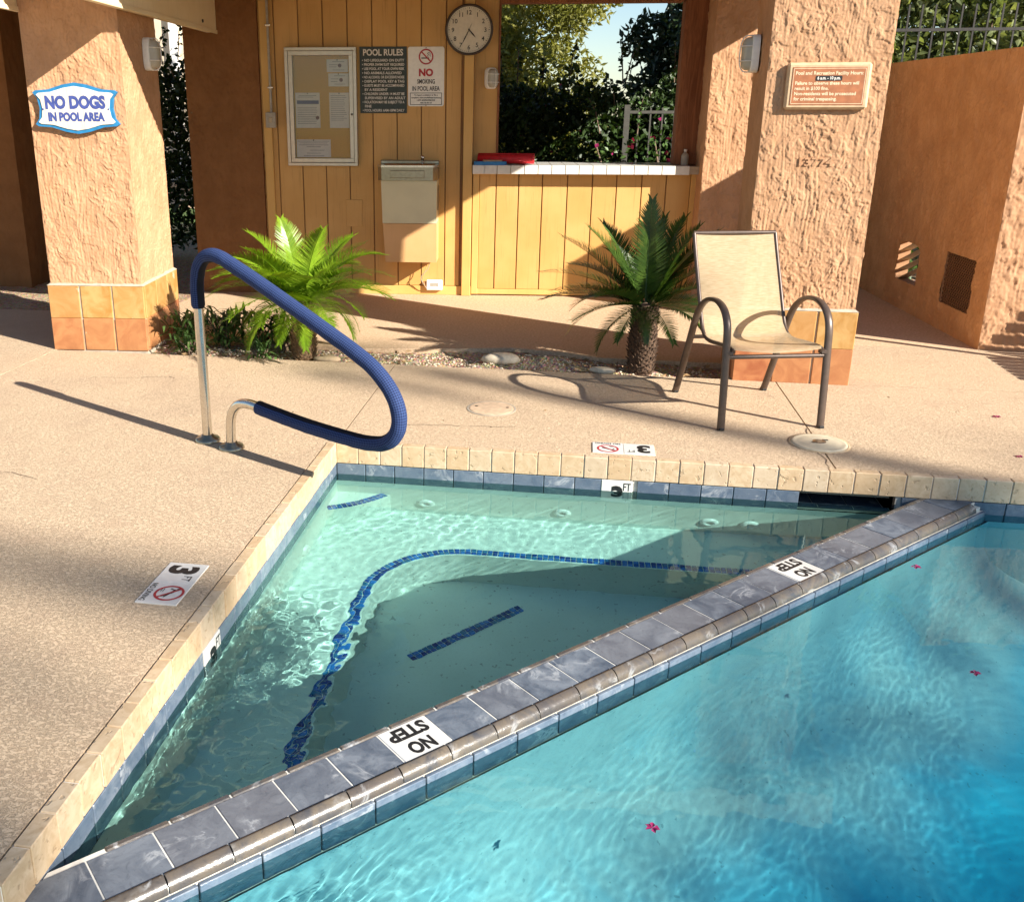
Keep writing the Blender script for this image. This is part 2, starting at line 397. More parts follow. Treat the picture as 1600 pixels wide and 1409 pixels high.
GROUT = simple('grout', (0.66, 0.63, 0.56), 0.9); GROUT_D = simple('tan_grout', (0.40, 0.34, 0.26), 0.9)
YELLOW = m_paintwood('ochre_siding_paint', (0.545, 0.305, 0.085), (0.635, 0.37, 0.125), 0.2)
YELLOWT = m_paintwood('ochre_trim_paint', (0.59, 0.345, 0.095), (0.67, 0.41, 0.135))
CREAM = m_paintwood('cream_beam_paint', (0.74, 0.60, 0.36), (0.82, 0.70, 0.47))
REDWOOD = m_roofwood('weathered_redwood', (0.16, 0.055, 0.02), (0.30, 0.12, 0.05))
DARKWOOD = m_roofwood('soffit_wood', (0.22, 0.12, 0.05), (0.34, 0.19, 0.08))
GREYWOOD = m_roofwood('weathered_slats', (0.30, 0.24, 0.18), (0.45, 0.36, 0.28))
SPA = m_plaster('spa_plaster', (0.68, 0.71, 0.65), (0.76, 0.78, 0.72))
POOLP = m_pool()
WHITE = simple('white_enamel', (0.80, 0.79, 0.75), 0.35, var=0.04)
WHITEM = simple('white_glazed_tile', (0.66, 0.64, 0.59), 0.2, var=0.05)
BLACK = simple('black_print', (0.012, 0.012, 0.012), 0.5)
NEARBLACK = simple('dark_green_sign', (0.018, 0.028, 0.02), 0.4)
RED = simple('red_print', (0.42, 0.02, 0.03), 0.5)
ALU = simple('aluminium', (0.50, 0.46, 0.38), 0.35, 0.7, 0.05)
STEEL = simple('brushed_steel', (0.66, 0.63, 0.57), 0.22, 1.0, 0.06, 60)
STEELD = simple('dull_steel', (0.34, 0.30, 0.22), 0.3, 0.9, 0.08, 40)
CORK = simple('cork', (0.62, 0.35, 0.07), 0.95, var=0.25, nscale=160, bump=0.4)
PAPER = simple('paper', (0.74, 0.70, 0.63), 0.8, var=0.03)
INK = simple('grey_ink', (0.16, 0.15, 0.15), 0.8); BLUEINK = simple('blue_ink', (0.05, 0.07, 0.20), 0.7)
GREYPLASTIC = simple('grey_plastic', (0.36, 0.33, 0.27), 0.5); CLOCKFACE = simple('clock_face', (0.64, 0.60, 0.50), 0.6, var=0.05)
CLOCKRIM = simple('dark_bronze', (0.06, 0.045, 0.035), 0.4, 0.4)
BISCUIT = simple('biscuit_panel', (0.62, 0.56, 0.36), 0.4, var=0.05, nscale=4)
ORANGEP = m_paintwood('apricot_paint', (0.62, 0.35, 0.14), (0.68, 0.40, 0.18), 0.05)
LENS = simple('frosted_lens', (0.42, 0.40, 0.33), 0.3, var=0.05)
FRAME = simple('bronze_powder_coat', (0.095, 0.066, 0.05), 0.38, 0.35, 0.1)
SLING = m_sling(); GINGHAM = m_gingham()
SIGNBLUE = simple('sign_blue_edge', (0.015, 0.17, 0.36), 0.5); SIGNTXT = simple('sign_navy_letters', (0.045, 0.07, 0.25), 0.5)
SIGNFACE = m_roofwood('whitewashed_board', (0.52, 0.49, 0.41), (0.66, 0.63, 0.55))
COPPER = simple('copper_plaque', (0.37, 0.135, 0.055), 0.5, var=0.15); TANFRAME = simple('tan_frame', (0.55, 0.38, 0.22), 0.6)
CREAMINK = simple('cream_letters', (0.78, 0.62, 0.40), 0.6)
REDFOAM = simple('red_foam', (0.55, 0.012, 0.02), 0.6); BLUEFOAM = simple('blue_foam', (0.02, 0.17, 0.42), 0.6)
FENCEM = simple('painted_metal', (0.11, 0.105, 0.09), 0.5, 0.2); FENCED = simple('dark_metal', (0.05, 0.045, 0.04), 0.5, 0.3)
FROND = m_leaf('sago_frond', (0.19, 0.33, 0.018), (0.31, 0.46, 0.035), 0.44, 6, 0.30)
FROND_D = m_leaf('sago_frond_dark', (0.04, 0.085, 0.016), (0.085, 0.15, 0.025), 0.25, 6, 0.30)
TRUNK = simple('sago_trunk', (0.20, 0.12, 0.06), 0.9, var=0.4, nscale=60, bump=0.6)
BARK = simple('bark', (0.16, 0.11, 0.075), 0.95, var=0.3, nscale=25, bump=0.7)
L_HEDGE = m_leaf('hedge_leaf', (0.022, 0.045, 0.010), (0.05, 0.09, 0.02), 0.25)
L_OLIVE = m_leaf('olive_leaf', (0.19, 0.20, 0.04), (0.36, 0.34, 0.085), 0.45, 1.2)
L_CYP = m_leaf('cypress_leaf', (0.016, 0.034, 0.012), (0.035, 0.062, 0.02), 0.15)
L_OLEA = m_leaf('oleander_leaf', (0.14, 0.18, 0.065), (0.32, 0.35, 0.16), 0.45, 1.5, 0.3)
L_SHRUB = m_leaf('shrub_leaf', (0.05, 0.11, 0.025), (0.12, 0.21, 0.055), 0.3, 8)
PINK = m_leaf('bougainvillea', (0.34, 0.02, 0.12), (0.46, 0.05, 0.18), 0.3, 8)
LAWN = m_leaf('lawn_grass', (0.06, 0.14, 0.02), (0.10, 0.20, 0.035), 0.2, 2)
STONE = simple('pale_stone', (0.62, 0.52, 0.38), 0.85, var=0.15, bump=0.4); FLAG = simple('flat_stone', (0.40, 0.29, 0.18), 0.9, var=0.15)
LIDM = simple('lid_plastic', (0.62, 0.53, 0.37), 0.55, var=0.08); LIDC = simple('coated_lid', (0.56, 0.40, 0.26), 0.85, bump=0.3)
CREAMWALL = simple('cream_wall', (0.66, 0.55, 0.40), 0.85, var=0.06, nscale=4); GLASSD = simple('dark_glass', (0.03, 0.035, 0.04), 0.05)
CLAY = simple('clay_roof', (0.42, 0.19, 0.10), 0.85, var=0.25, nscale=8)
TILEB = []
for k, c in enumerate([(0.015, 0.09, 0.36), (0.025, 0.16, 0.50), (0.010, 0.055, 0.24), (0.03, 0.16, 0.34)]):
    TILEB.append(simple('cobalt_mosaic', c, 0.15, var=0.2))
DARKIN = simple('dark_recess', (0.03, 0.02, 0.012), 0.9); RUST = simple('rusty_grille', (0.24, 0.12, 0.055), 0.7, 0.3)

# ================================================================ SETTING
# ---- ground far away
mb = MB()
Zg = -0.16
for (x0, x1, y0, y1) in [(-80, -7.02, -60, 3.6), (12.02, 80, -60, 3.6), (-7.02, 12.02, -60, -8.02), (-80, -6.0, 3.6, 90), (4.25, 80, 3.6, 90)]:
    mb.add([(x0, y0, Zg), (x1, y0, Zg), (x1, y1, Zg), (x0, y1, Zg)], [(0, 1, 2, 3)])
mb.add([(-6.0, 5.6, Zg), (4.25, 5.6, Zg), (4.25, 90, Zg), (-6.0, 90, Zg)], [(0, 1, 2, 3)])
mb.build('ground', m_soil(), kind='structure')

# ---- deck: slabs parted by recessed joints
deck = empty('deck', (0, 0, 0), kind='structure')
def slab(poly, z0=-0.105, z1=0.0, mat=DECK, parent=deck, name='slab'):
    return MB().prism(poly, z0, z1).build(name, mat, parent)
J = 0.004
slab([(-2.485 + J, -8), (-0.052, -8), (-0.052, 0.0), (-0.006, 0.0), (-0.006, 0.052), (-J, 0.052), (-J, 1.615), (-2.485 + J, 1.615)])
slab([(-7, -8), (-2.485 - J, -8), (-2.485 - J, 2.9), (-7, 2.9)])
slab([(J, 0.052), (2.463 - J, 0.052), (2.463 - J, 1.615), (J, 1.615)])
slab([(2.463 + J, 0.052), (12, 0.052), (12, 1.615 - J), (2.463 + J, 1.615 - J)])
slab([(2.463 + J, 1.615 + J), (12, 1.615 + J), (12, 2.73), (2.463 + J, 2.73)])
MB().box(-7, -0.06, -8, 1.6, -0.14, -0.012).build('joint_bed', GROUT_D, deck)
MB().box(-0.05, 12, 0.06, 1.6, -0.14, -0.012).build('joint_bed', GROUT_D, deck)
MB().box(-0.2, 12, -8, -6.6, -0.105, 0.0).build('slab', DECK, deck)
# hairline cracks in the coating
mb = MB()
def crack(pts, w=0.0018):
    P = [Vector((x, y, 0.0016)) for x, y in pts]
    for a, b in zip(P[:-1], P[1:]):
        d = (b - a).normalized(); n = Vector((-d.y, d.x, 0)) * w * random.uniform(0.5, 1.2)
        mb.add([a - n, b - n, b + n, a + n], [(0, 1, 2, 3)])
def wob(a, b, n=16, amp=0.02):
    return [(a[0] + (b[0] - a[0]) * i / n + random.uniform(-amp, amp), a[1] + (b[1] - a[1]) * i / n + random.uniform(-amp, amp)) for i in range(n + 1)]
crack(wob((-2.1, -0.52), (-1.25, -0.72))); crack(wob((-1.9, 0.95), (-1.35, 1.05), 12, 0.03)); crack(wob((0.3, 0.35), (0.9, 0.42), 10, 0.012))
crack(wob((2.46, 0.66), (2.44, 0.06), 10, 0.02), 0.0025)
mb.build('crack_lines', simple('crack_dark', (0.10, 0.065, 0.04), 0.95), deck)

# ---- covered floor behind the planting bed
mb = MB()
back = [(-1.80, 2.42), (-1.2, 2.10), (-0.35, 2.03), (0.3, 2.13), (0.75, 2.23), (1.15, 2.15), (1.36, 2.04), (1.9, 2.03), (2.3, 2.03)]
mb.prism([(-2.3, 2.42)] + back + [(2.87, 2.03), (2.87, 2.735), (4.3, 2.735), (4.3, 5.6), (-2.35, 5.6)], -0.12, 0.0)
mb.build('pavement', SLAB, kind='structure')
# ---- planting bed
nx, ny = 150, 44
X, Y = np.meshgrid(np.linspace(-2.4, 2.3, nx), np.linspace(1.60, 2.5, ny), indexing='ij')
Z = -0.035 + 0.018 * fbm(X * 3, Y * 3, 4, 2) + 0.010 * pn(X * 22, Y * 22, 8) + 0.006 * pn(X * 55, Y * 55, 9)
Z += 0.055 * np.exp(-((X - 0.95) / 0.33) ** 2 - ((Y - 1.90) / 0.13) ** 2)
idx = np.arange(nx * ny).reshape(nx, ny)
Q = np.stack([idx[:-1, :-1], idx[1:, :-1], idx[1:, 1:], idx[:-1, 1:]], -1).reshape(-1, 4)
link('soil', np_mesh('soil', np.stack([X, Y, Z], -1).reshape(-1, 3), Q, SOIL, True), kind='structure')
# gravel patch left of the left pillar
nx, ny = 60, 30
X, Y = np.meshgrid(np.linspace(-7, -2.3, nx), np.linspace(2.88, 5.6, ny), indexing='ij')
Z = -0.02 + 0.03 * fbm(X * 2, Y * 2, 4, 5)
idx = np.arange(nx * ny).reshape(nx, ny)
Q = np.stack([idx[:-1, :-1], idx[1:, :-1], idx[1:, 1:], idx[:-1, 1:]], -1).reshape(-1, 4)
link('gravel_bed', np_mesh('gravel_bed', np.stack([X, Y, Z], -1).reshape(-1, 3), Q, SOIL, True), kind='structure')
# pebbles in the bed
n = 900; px = rng.uniform(-1.8, 2.1, n); py = rng.uniform(1.63, 2.02, n); s_ = rng.uniform(0.004, 0.014, n)
vs = []; q = []
oct_ = np.array([(1, 0, 0), (0, 1, 0), (-1, 0, 0), (0, -1, 0), (0, 0, .7), (0, 0, -.7)]); of = [(0, 1, 4), (1, 2, 4), (2, 3, 4), (3, 0, 4), (1, 0, 5), (2, 1, 5), (3, 2, 5), (0, 3, 5)]
zz = -0.03 + 0.018 * fbm(px * 3, py * 3, 4, 2) + 0.055 * np.exp(-((px - 0.95) / 0.33) ** 2 - ((py - 1.90) / 0.13) ** 2)
for i in range(n):
    a = rng.uniform(0, 6.28); c, s = math.cos(a), math.sin(a); k = oct_ * rng.uniform(0.6, 1.2, (6, 3)) * s_[i]
    vs.append(np.stack([k[:, 0] * c - k[:, 1] * s + px[i], k[:, 0] * s + k[:, 1] * c + py[i], k[:, 2] + zz[i]], 1)); q += [[f + 6 * i for f in t] for t in of]
link('pebbles', np_mesh('pebbles', np.concatenate(vs), np.array(q), STONE), kind='stuff')

# ---- pool shells
WZ = -0.170; SB = -0.62; SF = -0.90; DIVC = 2.84; LIP = -0.11
shell = empty('pool_shell', (0, 0, -1.2), kind='structure')
def sh(name, V, Fs, mat):
    o = link(name, None, shell) if False else None
    me = bpy.data.meshes.new(name); me.from_pydata([(x, y, z + 1.2) for x, y, z in V], [], Fs); me.materials.append(mat); me.update()
    o = link(name, me, shell)
    try: o.cycles.is_caustics_receiver = True
    except Exception: pass
    return o
# bench inner edge with a rounded corner, then under the divider
BX, BY = 0.365, -0.43
arc = [(BX + 0.41 * (1 - math.cos(t)), BY - 0.41 * (1 - math.sin(t))) for t in np.linspace(0, math.pi / 2, 15)]
yb0 = BX - DIVC; xb1 = BY + DIVC
edge = [(BX, yb0)] + arc + [(xb1, BY)]
top = [(0, 0), (0, -DIVC)] + edge + [(DIVC, 0)]
sh('bench', [(x, y, SB) for x, y in top], [tuple(range(len(top)))], SPA)
ne = len(edge)
sh('bench_riser', [(x, y, SB) for x, y in edge] + [(x, y, SF) for x, y in edge], [(i, i + 1, ne + i + 1, ne + i) for i in range(ne - 1)], SPA)
sh('spa_floor', [(x, y, SF) for x, y in edge], [tuple(range(ne))], SPA)
sh('spa_wall', [(0, 0, -0.262), (0, -DIVC, -0.262), (0, -DIVC, SF), (0, 0, SF)], [(0, 1, 2, 3)], SPA)
sh('spa_wall', [(0, 0, -0.262), (DIVC, 0, -0.262), (DIVC, 0, SF), (0, 0, SF)], [(0, 3, 2, 1)], SPA)
sh('spa_wall', [(0.0, -DIVC, -0.262), (DIVC, 0, -0.262), (DIVC, 0, SF), (0.0, -DIVC, SF)], [(0, 1, 2, 3)], SPA)
# corner seat
cs = [(0, 0)] + [(0.285 * math.cos(t) + 0.0, -0.245 * math.sin(t)) for t in np.linspace(0, math.pi / 2, 11)]
cs = [(0, 0), (0.285, 0)] + [(0.285 * (1 - k) + 0.0 * k - 0.018 * math.sin(math.pi * k) * -1, -0.245 * k - 0.018 * math.sin(math.pi * k)) for k in np.linspace(0.1, 0.9, 9)] + [(0, -0.245)]
CSZ = -0.42
V = [(x, y, CSZ) for x, y in cs] + [(x, y, SB) for x, y in cs]; nc = len(cs)
sh('corner_seat', V, [tuple(range(nc - 1, -1, -1))] + [(i, i + 1, nc + i + 1, nc + i) for i in range(1, nc - 1)], SPA)
# main pool
PDEEP = -1.35; DO = 3.15
V = [(x, y, PDEEP + 0.12 - 0.06 * x) for x, y in [(0, -3.19), (3.19, 0), (9.5, 0), (9.5, -6.6), (0, -6.6)]]
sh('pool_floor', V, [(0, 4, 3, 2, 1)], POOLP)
cv = []; c0 = 3.16
for t_ in np.linspace(0, 1, 15):
    o_ = 0.75 * (1 - math.cos(t_ * math.pi / 2)) * math.sqrt(2); cv.append((o_, -0.55 - 0.75 * math.sin(t_ * math.pi / 2)))
V = []
for (o_, z_) in cv:
    for (x, y) in ((0 - 1.0, -c0 - 1.0), (c0 + 1.0, 1.0)):
        x2 = x + o_ / math.sqrt(2); y2 = y - o_ / math.sqrt(2)
        zf = PDEEP + 0.12 - 0.06 * max(x2, 0); V.append((x2, y2, -0.55 + (z_ + 0.55) * (-0.55 - zf) / 0.75 * 1.0))
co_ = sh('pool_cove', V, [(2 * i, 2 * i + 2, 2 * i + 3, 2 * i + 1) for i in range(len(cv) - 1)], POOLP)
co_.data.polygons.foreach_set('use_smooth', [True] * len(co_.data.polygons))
W_ = [(0, -3.16), (3.16, 0), (9.5, 0), (9.5, -6.6), (0, -6.6)]
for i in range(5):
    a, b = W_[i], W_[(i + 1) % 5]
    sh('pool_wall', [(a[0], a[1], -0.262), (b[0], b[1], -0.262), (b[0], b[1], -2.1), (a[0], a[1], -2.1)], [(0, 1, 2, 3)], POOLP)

# ---- waterline wall bodies (behind the tiles) and coping
wall = empty('pool_edge', (0, 0, 0), kind='structure')
mb = MB()
mb.box(-0.25, -0.012, -6.6, -0.0, -0.262, -0.008); mb.box(-0.25, 2.236, 0.012, 0.30, -0.262, -0.113); mb.box(2.728, 9.6, 0.012, 0.30, -0.262, -0.113)
mb.box(2.236, 2.728, 0.012, 0.3, -0.262, -0.215); mb.box(-0.02, 9.6, 0.0035, 0.050, -0.106, -0.003); mb.box(-0.045, -0.0035, -6.6, 0.0, -0.106, -0.003)
mb.box(9.512, 9.7, -6.6, 0.3, -0.262, -0.008); mb.box(-0.25, 9.7, -6.9, -6.612, -0.262, -0.008)
mb.build('grout_bed', GROUT, wall)
copm = []
for k in range(4):
    b = MB(); j = [random.uniform(-0.0025, 0.0025) for _ in range(4)]
    b.cbox(0.0018, 0.1132, 0.003 + j[0] * .6, 0.050, -0.109, 0.002 + j[1] * 0.4, 0.0028 + abs(j[2]) * .5); copm.append(b.mesh('coping_tile', TRAV))
for i in range(82):
    link('coping_tile', copm[i % 4], wall, (0.1155 * i, -0.004, 0))
for i in range(57):
    link('coping_tile', copm[(i * 3) % 4], wall, (0.004, -0.1155 * (i + 1), 0), (0, 0, R(90)))
# waterline tiles
P6 = 0.1535
wt = MB().cbox(0.002, P6 - 0.002, 0.0, 0.014, -0.262, -0.1125, 0.0025).mesh('waterline_tile', SLATEW)
for i in range(61):
    x = P6 * i
    if 2.15 < x < 2.72 or 1.30 < x < 1.42 : continue
    link('waterline_tile', wt, wall, (x, 0.0, 0))
for i in range(41):
    if i == 11: continue
    link('waterline_tile', wt, wall, (0.0, -P6 * (i + 1), 0), (0, 0, R(90)))
# skimmer throat
sk = empty('skimmer_opening', (2.48, 0.15, -0.2), label='dark skimmer slot in the pool wall under the coping beside the divider', cat='skimmer')
mb = MB(); y1 = 0.32
mb.box(2.236 - 2.48, 2.728 - 2.48, y1 - .15, y1 - .13, -0.03, 0.10); mb.box(2.226 - 2.48, 2.236 - 2.48, 0.0 - .145, y1 - .15, -0.05, 0.088); mb.box(2.728 - 2.48, 2.738 - 2.48, 0.0 - .145, y1 - .15, -0.05, 0.088)
mb.build('throat', DARKIN, sk)
for i in range(3):
    MB().cbox(-0.244 + i * 0.163, -0.244 + i * 0.163 + 0.16, -0.145, 0.165, -0.028, -0.012, 0.002).build('throat_tile', SLATEW, sk)

# ---- divider ledge between spa and pool (45 degrees)
div = empty('divider_ledge', (0, -DIVC, LIP), R(45), kind='structure')
LEN = DIVC * math.sqrt(2)                    # local: x along, y towards spa (+), top at z=0
TW = 0.175
mb = MB(); mb.prism([(0.0, -0.006), (-0.17, -TW + 0.001), (LEN + 0.17, -TW + 0.001), (LEN, -0.006)], -0.04, -0.0012); mb.prism([(0.0, -0.006), (-0.2, -TW - 0.031), (LEN + 0.2, -TW - 0.031), (LEN, -0.006)], -1.6, -0.0402); mb.prism([(-0.17, -TW - 0.027), (LEN + 0.17, -TW - 0.027), (LEN + 0.17, -TW), (-0.17, -TW)], -0.0398, -0.016); mb.build('core', GROUT, div)
PT = 0.1703; OFF = 0.0856
nt_ = int((LEN + 0.3) / PT) + 2
skip = {5, 16}
tops = []
for k in range(3):
    b = MB().cbox(0.0022, PT - 0.0022, -TW + 0.003, -0.0235, -0.02, 0.0005 + 0.0006 * k, 0.0014); tops.append(b.mesh('ledge_tile', SLATE))
bull = []
for k in range(2):
    b = MB(); prof = [(-TW + 0.0, -0.02), (-TW + 0.0, 0.004)] + [(-TW - 0.034 * math.sin(t), 0.004 - 0.036 * (1 - math.cos(t))) for t in np.linspace(0.2, math.pi / 2, 7)] + [(-TW - 0.030, -0.036)]
    n_ = len(prof)
    v = [(0.0022, y, z) for y, z in prof] + [(PT - 0.0022, y, z) for y, z in prof]
    b.add(v, [(i, i + 1, n_ + i + 1, n_ + i) for i in range(n_ - 1)], 0, True); b.add(v, [tuple(range(n_)), tuple(range(2 * n_ - 1, n_ - 1, -1))])
    bull.append(b.mesh('bullnose_tile', SLATEB))
inb = MB().cbox(0.002, PT - 0.002, -0.022, -0.001, -0.03, 0.003, 0.004).mesh('edge_tile', SLATEB)
fac = MB().cbox(0.002, PT - 0.002, -TW - 0.044, -TW - 0.030, -0.152, -0.0385, 0.002).mesh('face_tile', SLATEW)
fac2 = MB().cbox(0.002, PT - 0.002, -0.020, -0.004, -0.152, -0.032, 0.002).mesh('face_tile', SLATEW)
for k in range(-2, nt_):
    x = OFF + PT * k
    if -0.35 < x < LEN + 0.16:
        if k not in skip and x > -0.18 and x < LEN: link('ledge_tile', tops[k % 3], div, (x, 0, 0))
        if x > -0.17 and x < LEN + 0.05: link('bullnose_tile', bull[k % 2], div, (x - 0.03, 0, 0))
        if x > -0.17 and x < LEN + 0.05: link('face_tile', fac, div, (x + 0.04, 0, 0))
        if 0 <= x < LEN - PT: link('edge_tile', inb, div, (x + 0.05, 0, 0)); link('face_tile', fac2, div, (x + 0.02, 0, 0))

# ---- mosaic strips under water
def strip(name, path, label, cols=2, step=0.0262, z=0.0, group=None):
    P = [Vector((x, y, 0)) for x, y in path]
    L = [0]
    for a, b in zip(P[:-1], P[1:]): L.append(L[-1] + (b - a).length)
    root = empty(name, (P[0].x, P[0].y, z), label=label, cat='tile strip')
    me = [MB().cbox(-0.0112, 0.0112, -0.0112, 0.0112, -0.004, 0.003, 0.0015).mesh('mosaic_tile', TILEB[k]) for k in range(4)]
    for i in range(int(L[-1] / step)):
        s = (i + 0.5) * step; j = max(k for k in range(len(L) - 1) if L[k] <= s)
        d = (P[j + 1] - P[j]).normalized(); p = P[j] + d * (s - L[j]); nrm = Vector((-d.y, d.x, 0))
        for c in range(cols):
            q = p + nrm * (c - (cols - 1) / 2) * 0.0262 - root.location
            o = link('mosaic_tile', random.choice(me), root, (q.x, q.y, 0.002), (random.uniform(-.03, .03), random.uniform(-.03, .03), math.atan2(d.y, d.x)))
            o.cycles.is_caustics_receiver = True
    return root
off = 0.034
strip('mosaic_strip', [(BX - off, yb0 + 0.06)] + [(BX - off + (0.41 + off) * (1 - math.cos(t)), BY - 0.41 + (0.41 + off) * math.sin(t)) for t in np.linspace(0, math.pi / 2, 25)] + [(xb1 - 0.1, BY + off)],
      'long blue mosaic strip curving along the submerged spa bench edge', z=SB)
strip('mosaic_strip', [(0.578, -1.08), (1.03, -0.61)], 'short straight blue mosaic strip on the spa floor', z=SF)
strip('mosaic_strip', [(p[0] * 0.9 + 0.0, p[1] * 0.9) for p in cs[1:]], 'small blue mosaic strip across the spa corner seat', z=CSZ)

# ---- water: one body, with a rippled top
def axis(a, b, c, fine, coarse):
    x = [a]
    while x[-1] < c:
        x.append(x[-1] + (fine if x[-1] < b else min(coarse, fine + (x[-1] - b) * 0.12)))
    return np.array(x)
xs = axis(-0.008, 3.6, 9.508, 0.0105, 0.12); ys = -axis(-0.008, 4.0, 6.608, 0.0105, 0.10)
X, Y = np.meshgrid(xs, ys, indexing='ij')
spa = (X - Y) < DIVC + 0.03
turb = np.exp(-((X - 0.28) / 0.30) ** 4 - ((Y + 1.95) / 0.68) ** 4)
turb2 = np.exp(-((X - 0.75) / 0.40) ** 2 - ((Y + 0.30) / 0.22) ** 2) * 0.28 + np.exp(-((X - 1.5) / 0.5) ** 2 - ((Y + 0.20) / 0.18) ** 2) * 0.22
turbp = np.exp(-((X - 0.75) / 0.45) ** 2 - ((Y + 2.95) / 0.42) ** 2) * 0.55
wx = X + 0.05 * pn(X * 3, Y * 3, 21); wy = Y + 0.05 * pn(X * 3, Y * 3, 22)
rip = pn(wx * 12, wy * 12, 31) + 0.62 * pn(wx * 24, wy * 24, 32) + 0.26 * pn(wx * 45, wy * 45, 34)
swl = pn(X * 2.6, Y * 2.6, 33) + 0.4 * pn(X * 5.2, Y * 5.2, 35)
far = np.clip(1 - np.maximum(X - 3.6, 0) / 2, 0.15, 1)
H = np.where(spa, 0.0038 * turb * rip + 0.0008 * turb2 * rip + 0.00055 * swl + 0.00022 * rip, 0.0026 * turbp * rip + 0.0006 * swl * far + 0.00012 * rip * far)
nx, ny = X.shape
top_ = np.stack([X, Y, WZ + H], -1).reshape(-1, 3); idx = np.arange(nx * ny).reshape(nx, ny)
Q = np.stack([idx[:-1, 1:], idx[1:, 1:], idx[1:, :-1], idx[:-1, :-1]], -1).reshape(-1, 4)
cen = top_[Q].mean(1); dd = cen[:, 0] - cen[:, 1]
for nm, sel, mt in (('spa_water', dd < DIVC + 0.10, WATERS), ('pool_water', dd > DIVC + 0.10, WATER)):
    wo = link(nm, np_mesh(nm, top_, Q[sel], mt, True), kind='structure')
    try: wo.cycles.is_caustics_caster = True
    except Exception: pass
for o in list(wall.children) + list(div.children):
    try: o.cycles.is_caustics_receiver = True
    except Exception: pass

# ---- return fittings on the spa wall
jet = MB(); jet.lathe([(0.045, 0.0), (0.045, 0.006), (0.034, 0.016), (0.018, 0.018), (0.016, 0.004), (0.0, 0.004)], 24, 0, axis='Y')
jm = jet.mesh('jet_fitting', WHITE)
JG = 'white return fittings on the spa wall'
for (x, lab) in [(0.475, 'white jet fitting on the spa wall nearest the corner seat'), (1.174, 'white jet fitting on the spa wall between the corner seat and the 3 FT tile'),
                 (1.896, 'white jet fitting on the spa wall, left one of the close pair'), (2.09, 'white jet fitting on the spa wall, right one of the close pair')]:
    JF = link('jet_fitting', jm, None, (x, 0, -0.50), label=lab, cat='jet fitting', group=JG); JF.cycles.is_caustics_receiver = True
for (y, lab) in [(-0.62, 'white jet fitting on the side spa wall below the handrail'), (-1.50, 'white jet fitting on the side spa wall near the side 3 FT tile')]:
    JF = link('jet_fitting', jm, None, (0, y, -0.50), (0, 0, R(90)), label=lab, cat='jet fitting', group=JG); JF.cycles.is_caustics_receiver = True

# ================================================================ PAVILION
TH = math.atan2(0.088, 0.996); W1 = Vector((0.21, 4.237, 0))
WU = Vector((math.cos(TH), math.sin(TH), 0)); WV = Vector((-math.sin(TH), math.cos(TH), 0))
def Wp(u, v, z): return W1 + WU * u + WV * v + Vector((0, 0, z))
def wempty(name, u, v, z, **k): return empty(name, Wp(u, v, z), TH, **k)

def stucco_h(u, z, seed, amp=1.0):
    wu = u + 0.022 * fbm(u * 9, z * 8, 3, seed + 50); wz = z + 0.022 * fbm(u * 9, z * 8, 3, seed + 60)
    n1 = pn(wu * 11, wz * 8, seed) + 0.7 * pn(wu * 24, wz * 18, seed + 1) + 0.35 * pn(wu * 55, wz * 42, seed + 2)
    plat = sst(0.06, 0.095, n1) * (0.6 + 0.4 * sst(-0.3, 0.5, pn(u * 5, z * 5, seed + 8)))
    plat2 = sst(0.62, 0.655, n1); pit = sst(-0.62, -0.70, n1)
    m = sst(-0.30, 0.10, pn(u * 3.4, z * 2.2, seed + 5))
    comb = pn(u * 78 + 1.6 * pn(u * 6, z * 3, seed + 3), z * 4.5, seed + 4)
    lump = sst(0.05, 0.16, pn(wu * 46, wz * 36, seed + 6)) * (1 - m)
    return amp * (0.0052 * plat + 0.0040 * plat2 - 0.0026 * pit + 0.0030 * comb * m + 0.0034 * lump + 0.0014 * fbm(u * 70, z * 55, 2, seed + 9))

def stucco_face(o, ud, nrm, w, z0, z1, res, seed, amp=1.0):
    nu = max(2, int(w / res)); nz = max(2, int((z1 - z0) / res))
    U, Zz = np.meshgrid(np.linspace(0, w, nu + 1), np.linspace(z0, z1, nz + 1), indexing='ij')
    h = stucco_h(U + seed * 3.17, Zz, seed, amp)
    e = np.minimum(np.minimum(U, w - U) / 0.012, 1); h = h * (0.25 + 0.75 * e)
    P = np.array(o)[None, None, :] + U[..., None] * np.array(ud)[None, None, :] + h[..., None] * np.array(nrm)[None, None, :]
    P = P + np.zeros_like(P); P[..., 2] += Zz
    idx = np.arange((nu + 1) * (nz + 1)).reshape(nu + 1, nz + 1)
    Q = np.stack([idx[:-1, :-1], idx[1:, :-1], idx[1:, 1:], idx[:-1, 1:]], -1).reshape(-1, 4)
    return P.reshape(-1, 3), Q

def stucco_box(name, parent, w, d, z0, z1, res, seed, amp=1.0, mat=STUCCO):
    """res: (front, right, back, left) grid size; local box x 0..w, y 0..d"""
    fs = [((0, 0, 0), (1, 0, 0), (0, -1, 0), w), ((w, 0, 0), (0, 1, 0), (1, 0, 0), d), ((w, d, 0), (-1, 0, 0), (0, 1, 0), w), ((0, d, 0), (0, -1, 0), (-1, 0, 0), d)]
    Vs = []; Qs = []; b = 0
    for i, (o, ud, nr, ww) in enumerate(fs):
        P, Q = stucco_face(o, ud, nr, ww, z0, z1, res[i], seed + i, amp); Vs.append(P); Qs.append(Q + b); b += len(P)
    Vs.append(np.array([(0, 0, z1), (w, 0, z1), (w, d, z1), (0, d, z1)])); Qs.append(np.array([[b, b + 1, b + 2, b + 3]]))
    return link(name, np_mesh(name, np.concatenate(Vs), np.concatenate(Qs), mat, True), parent)

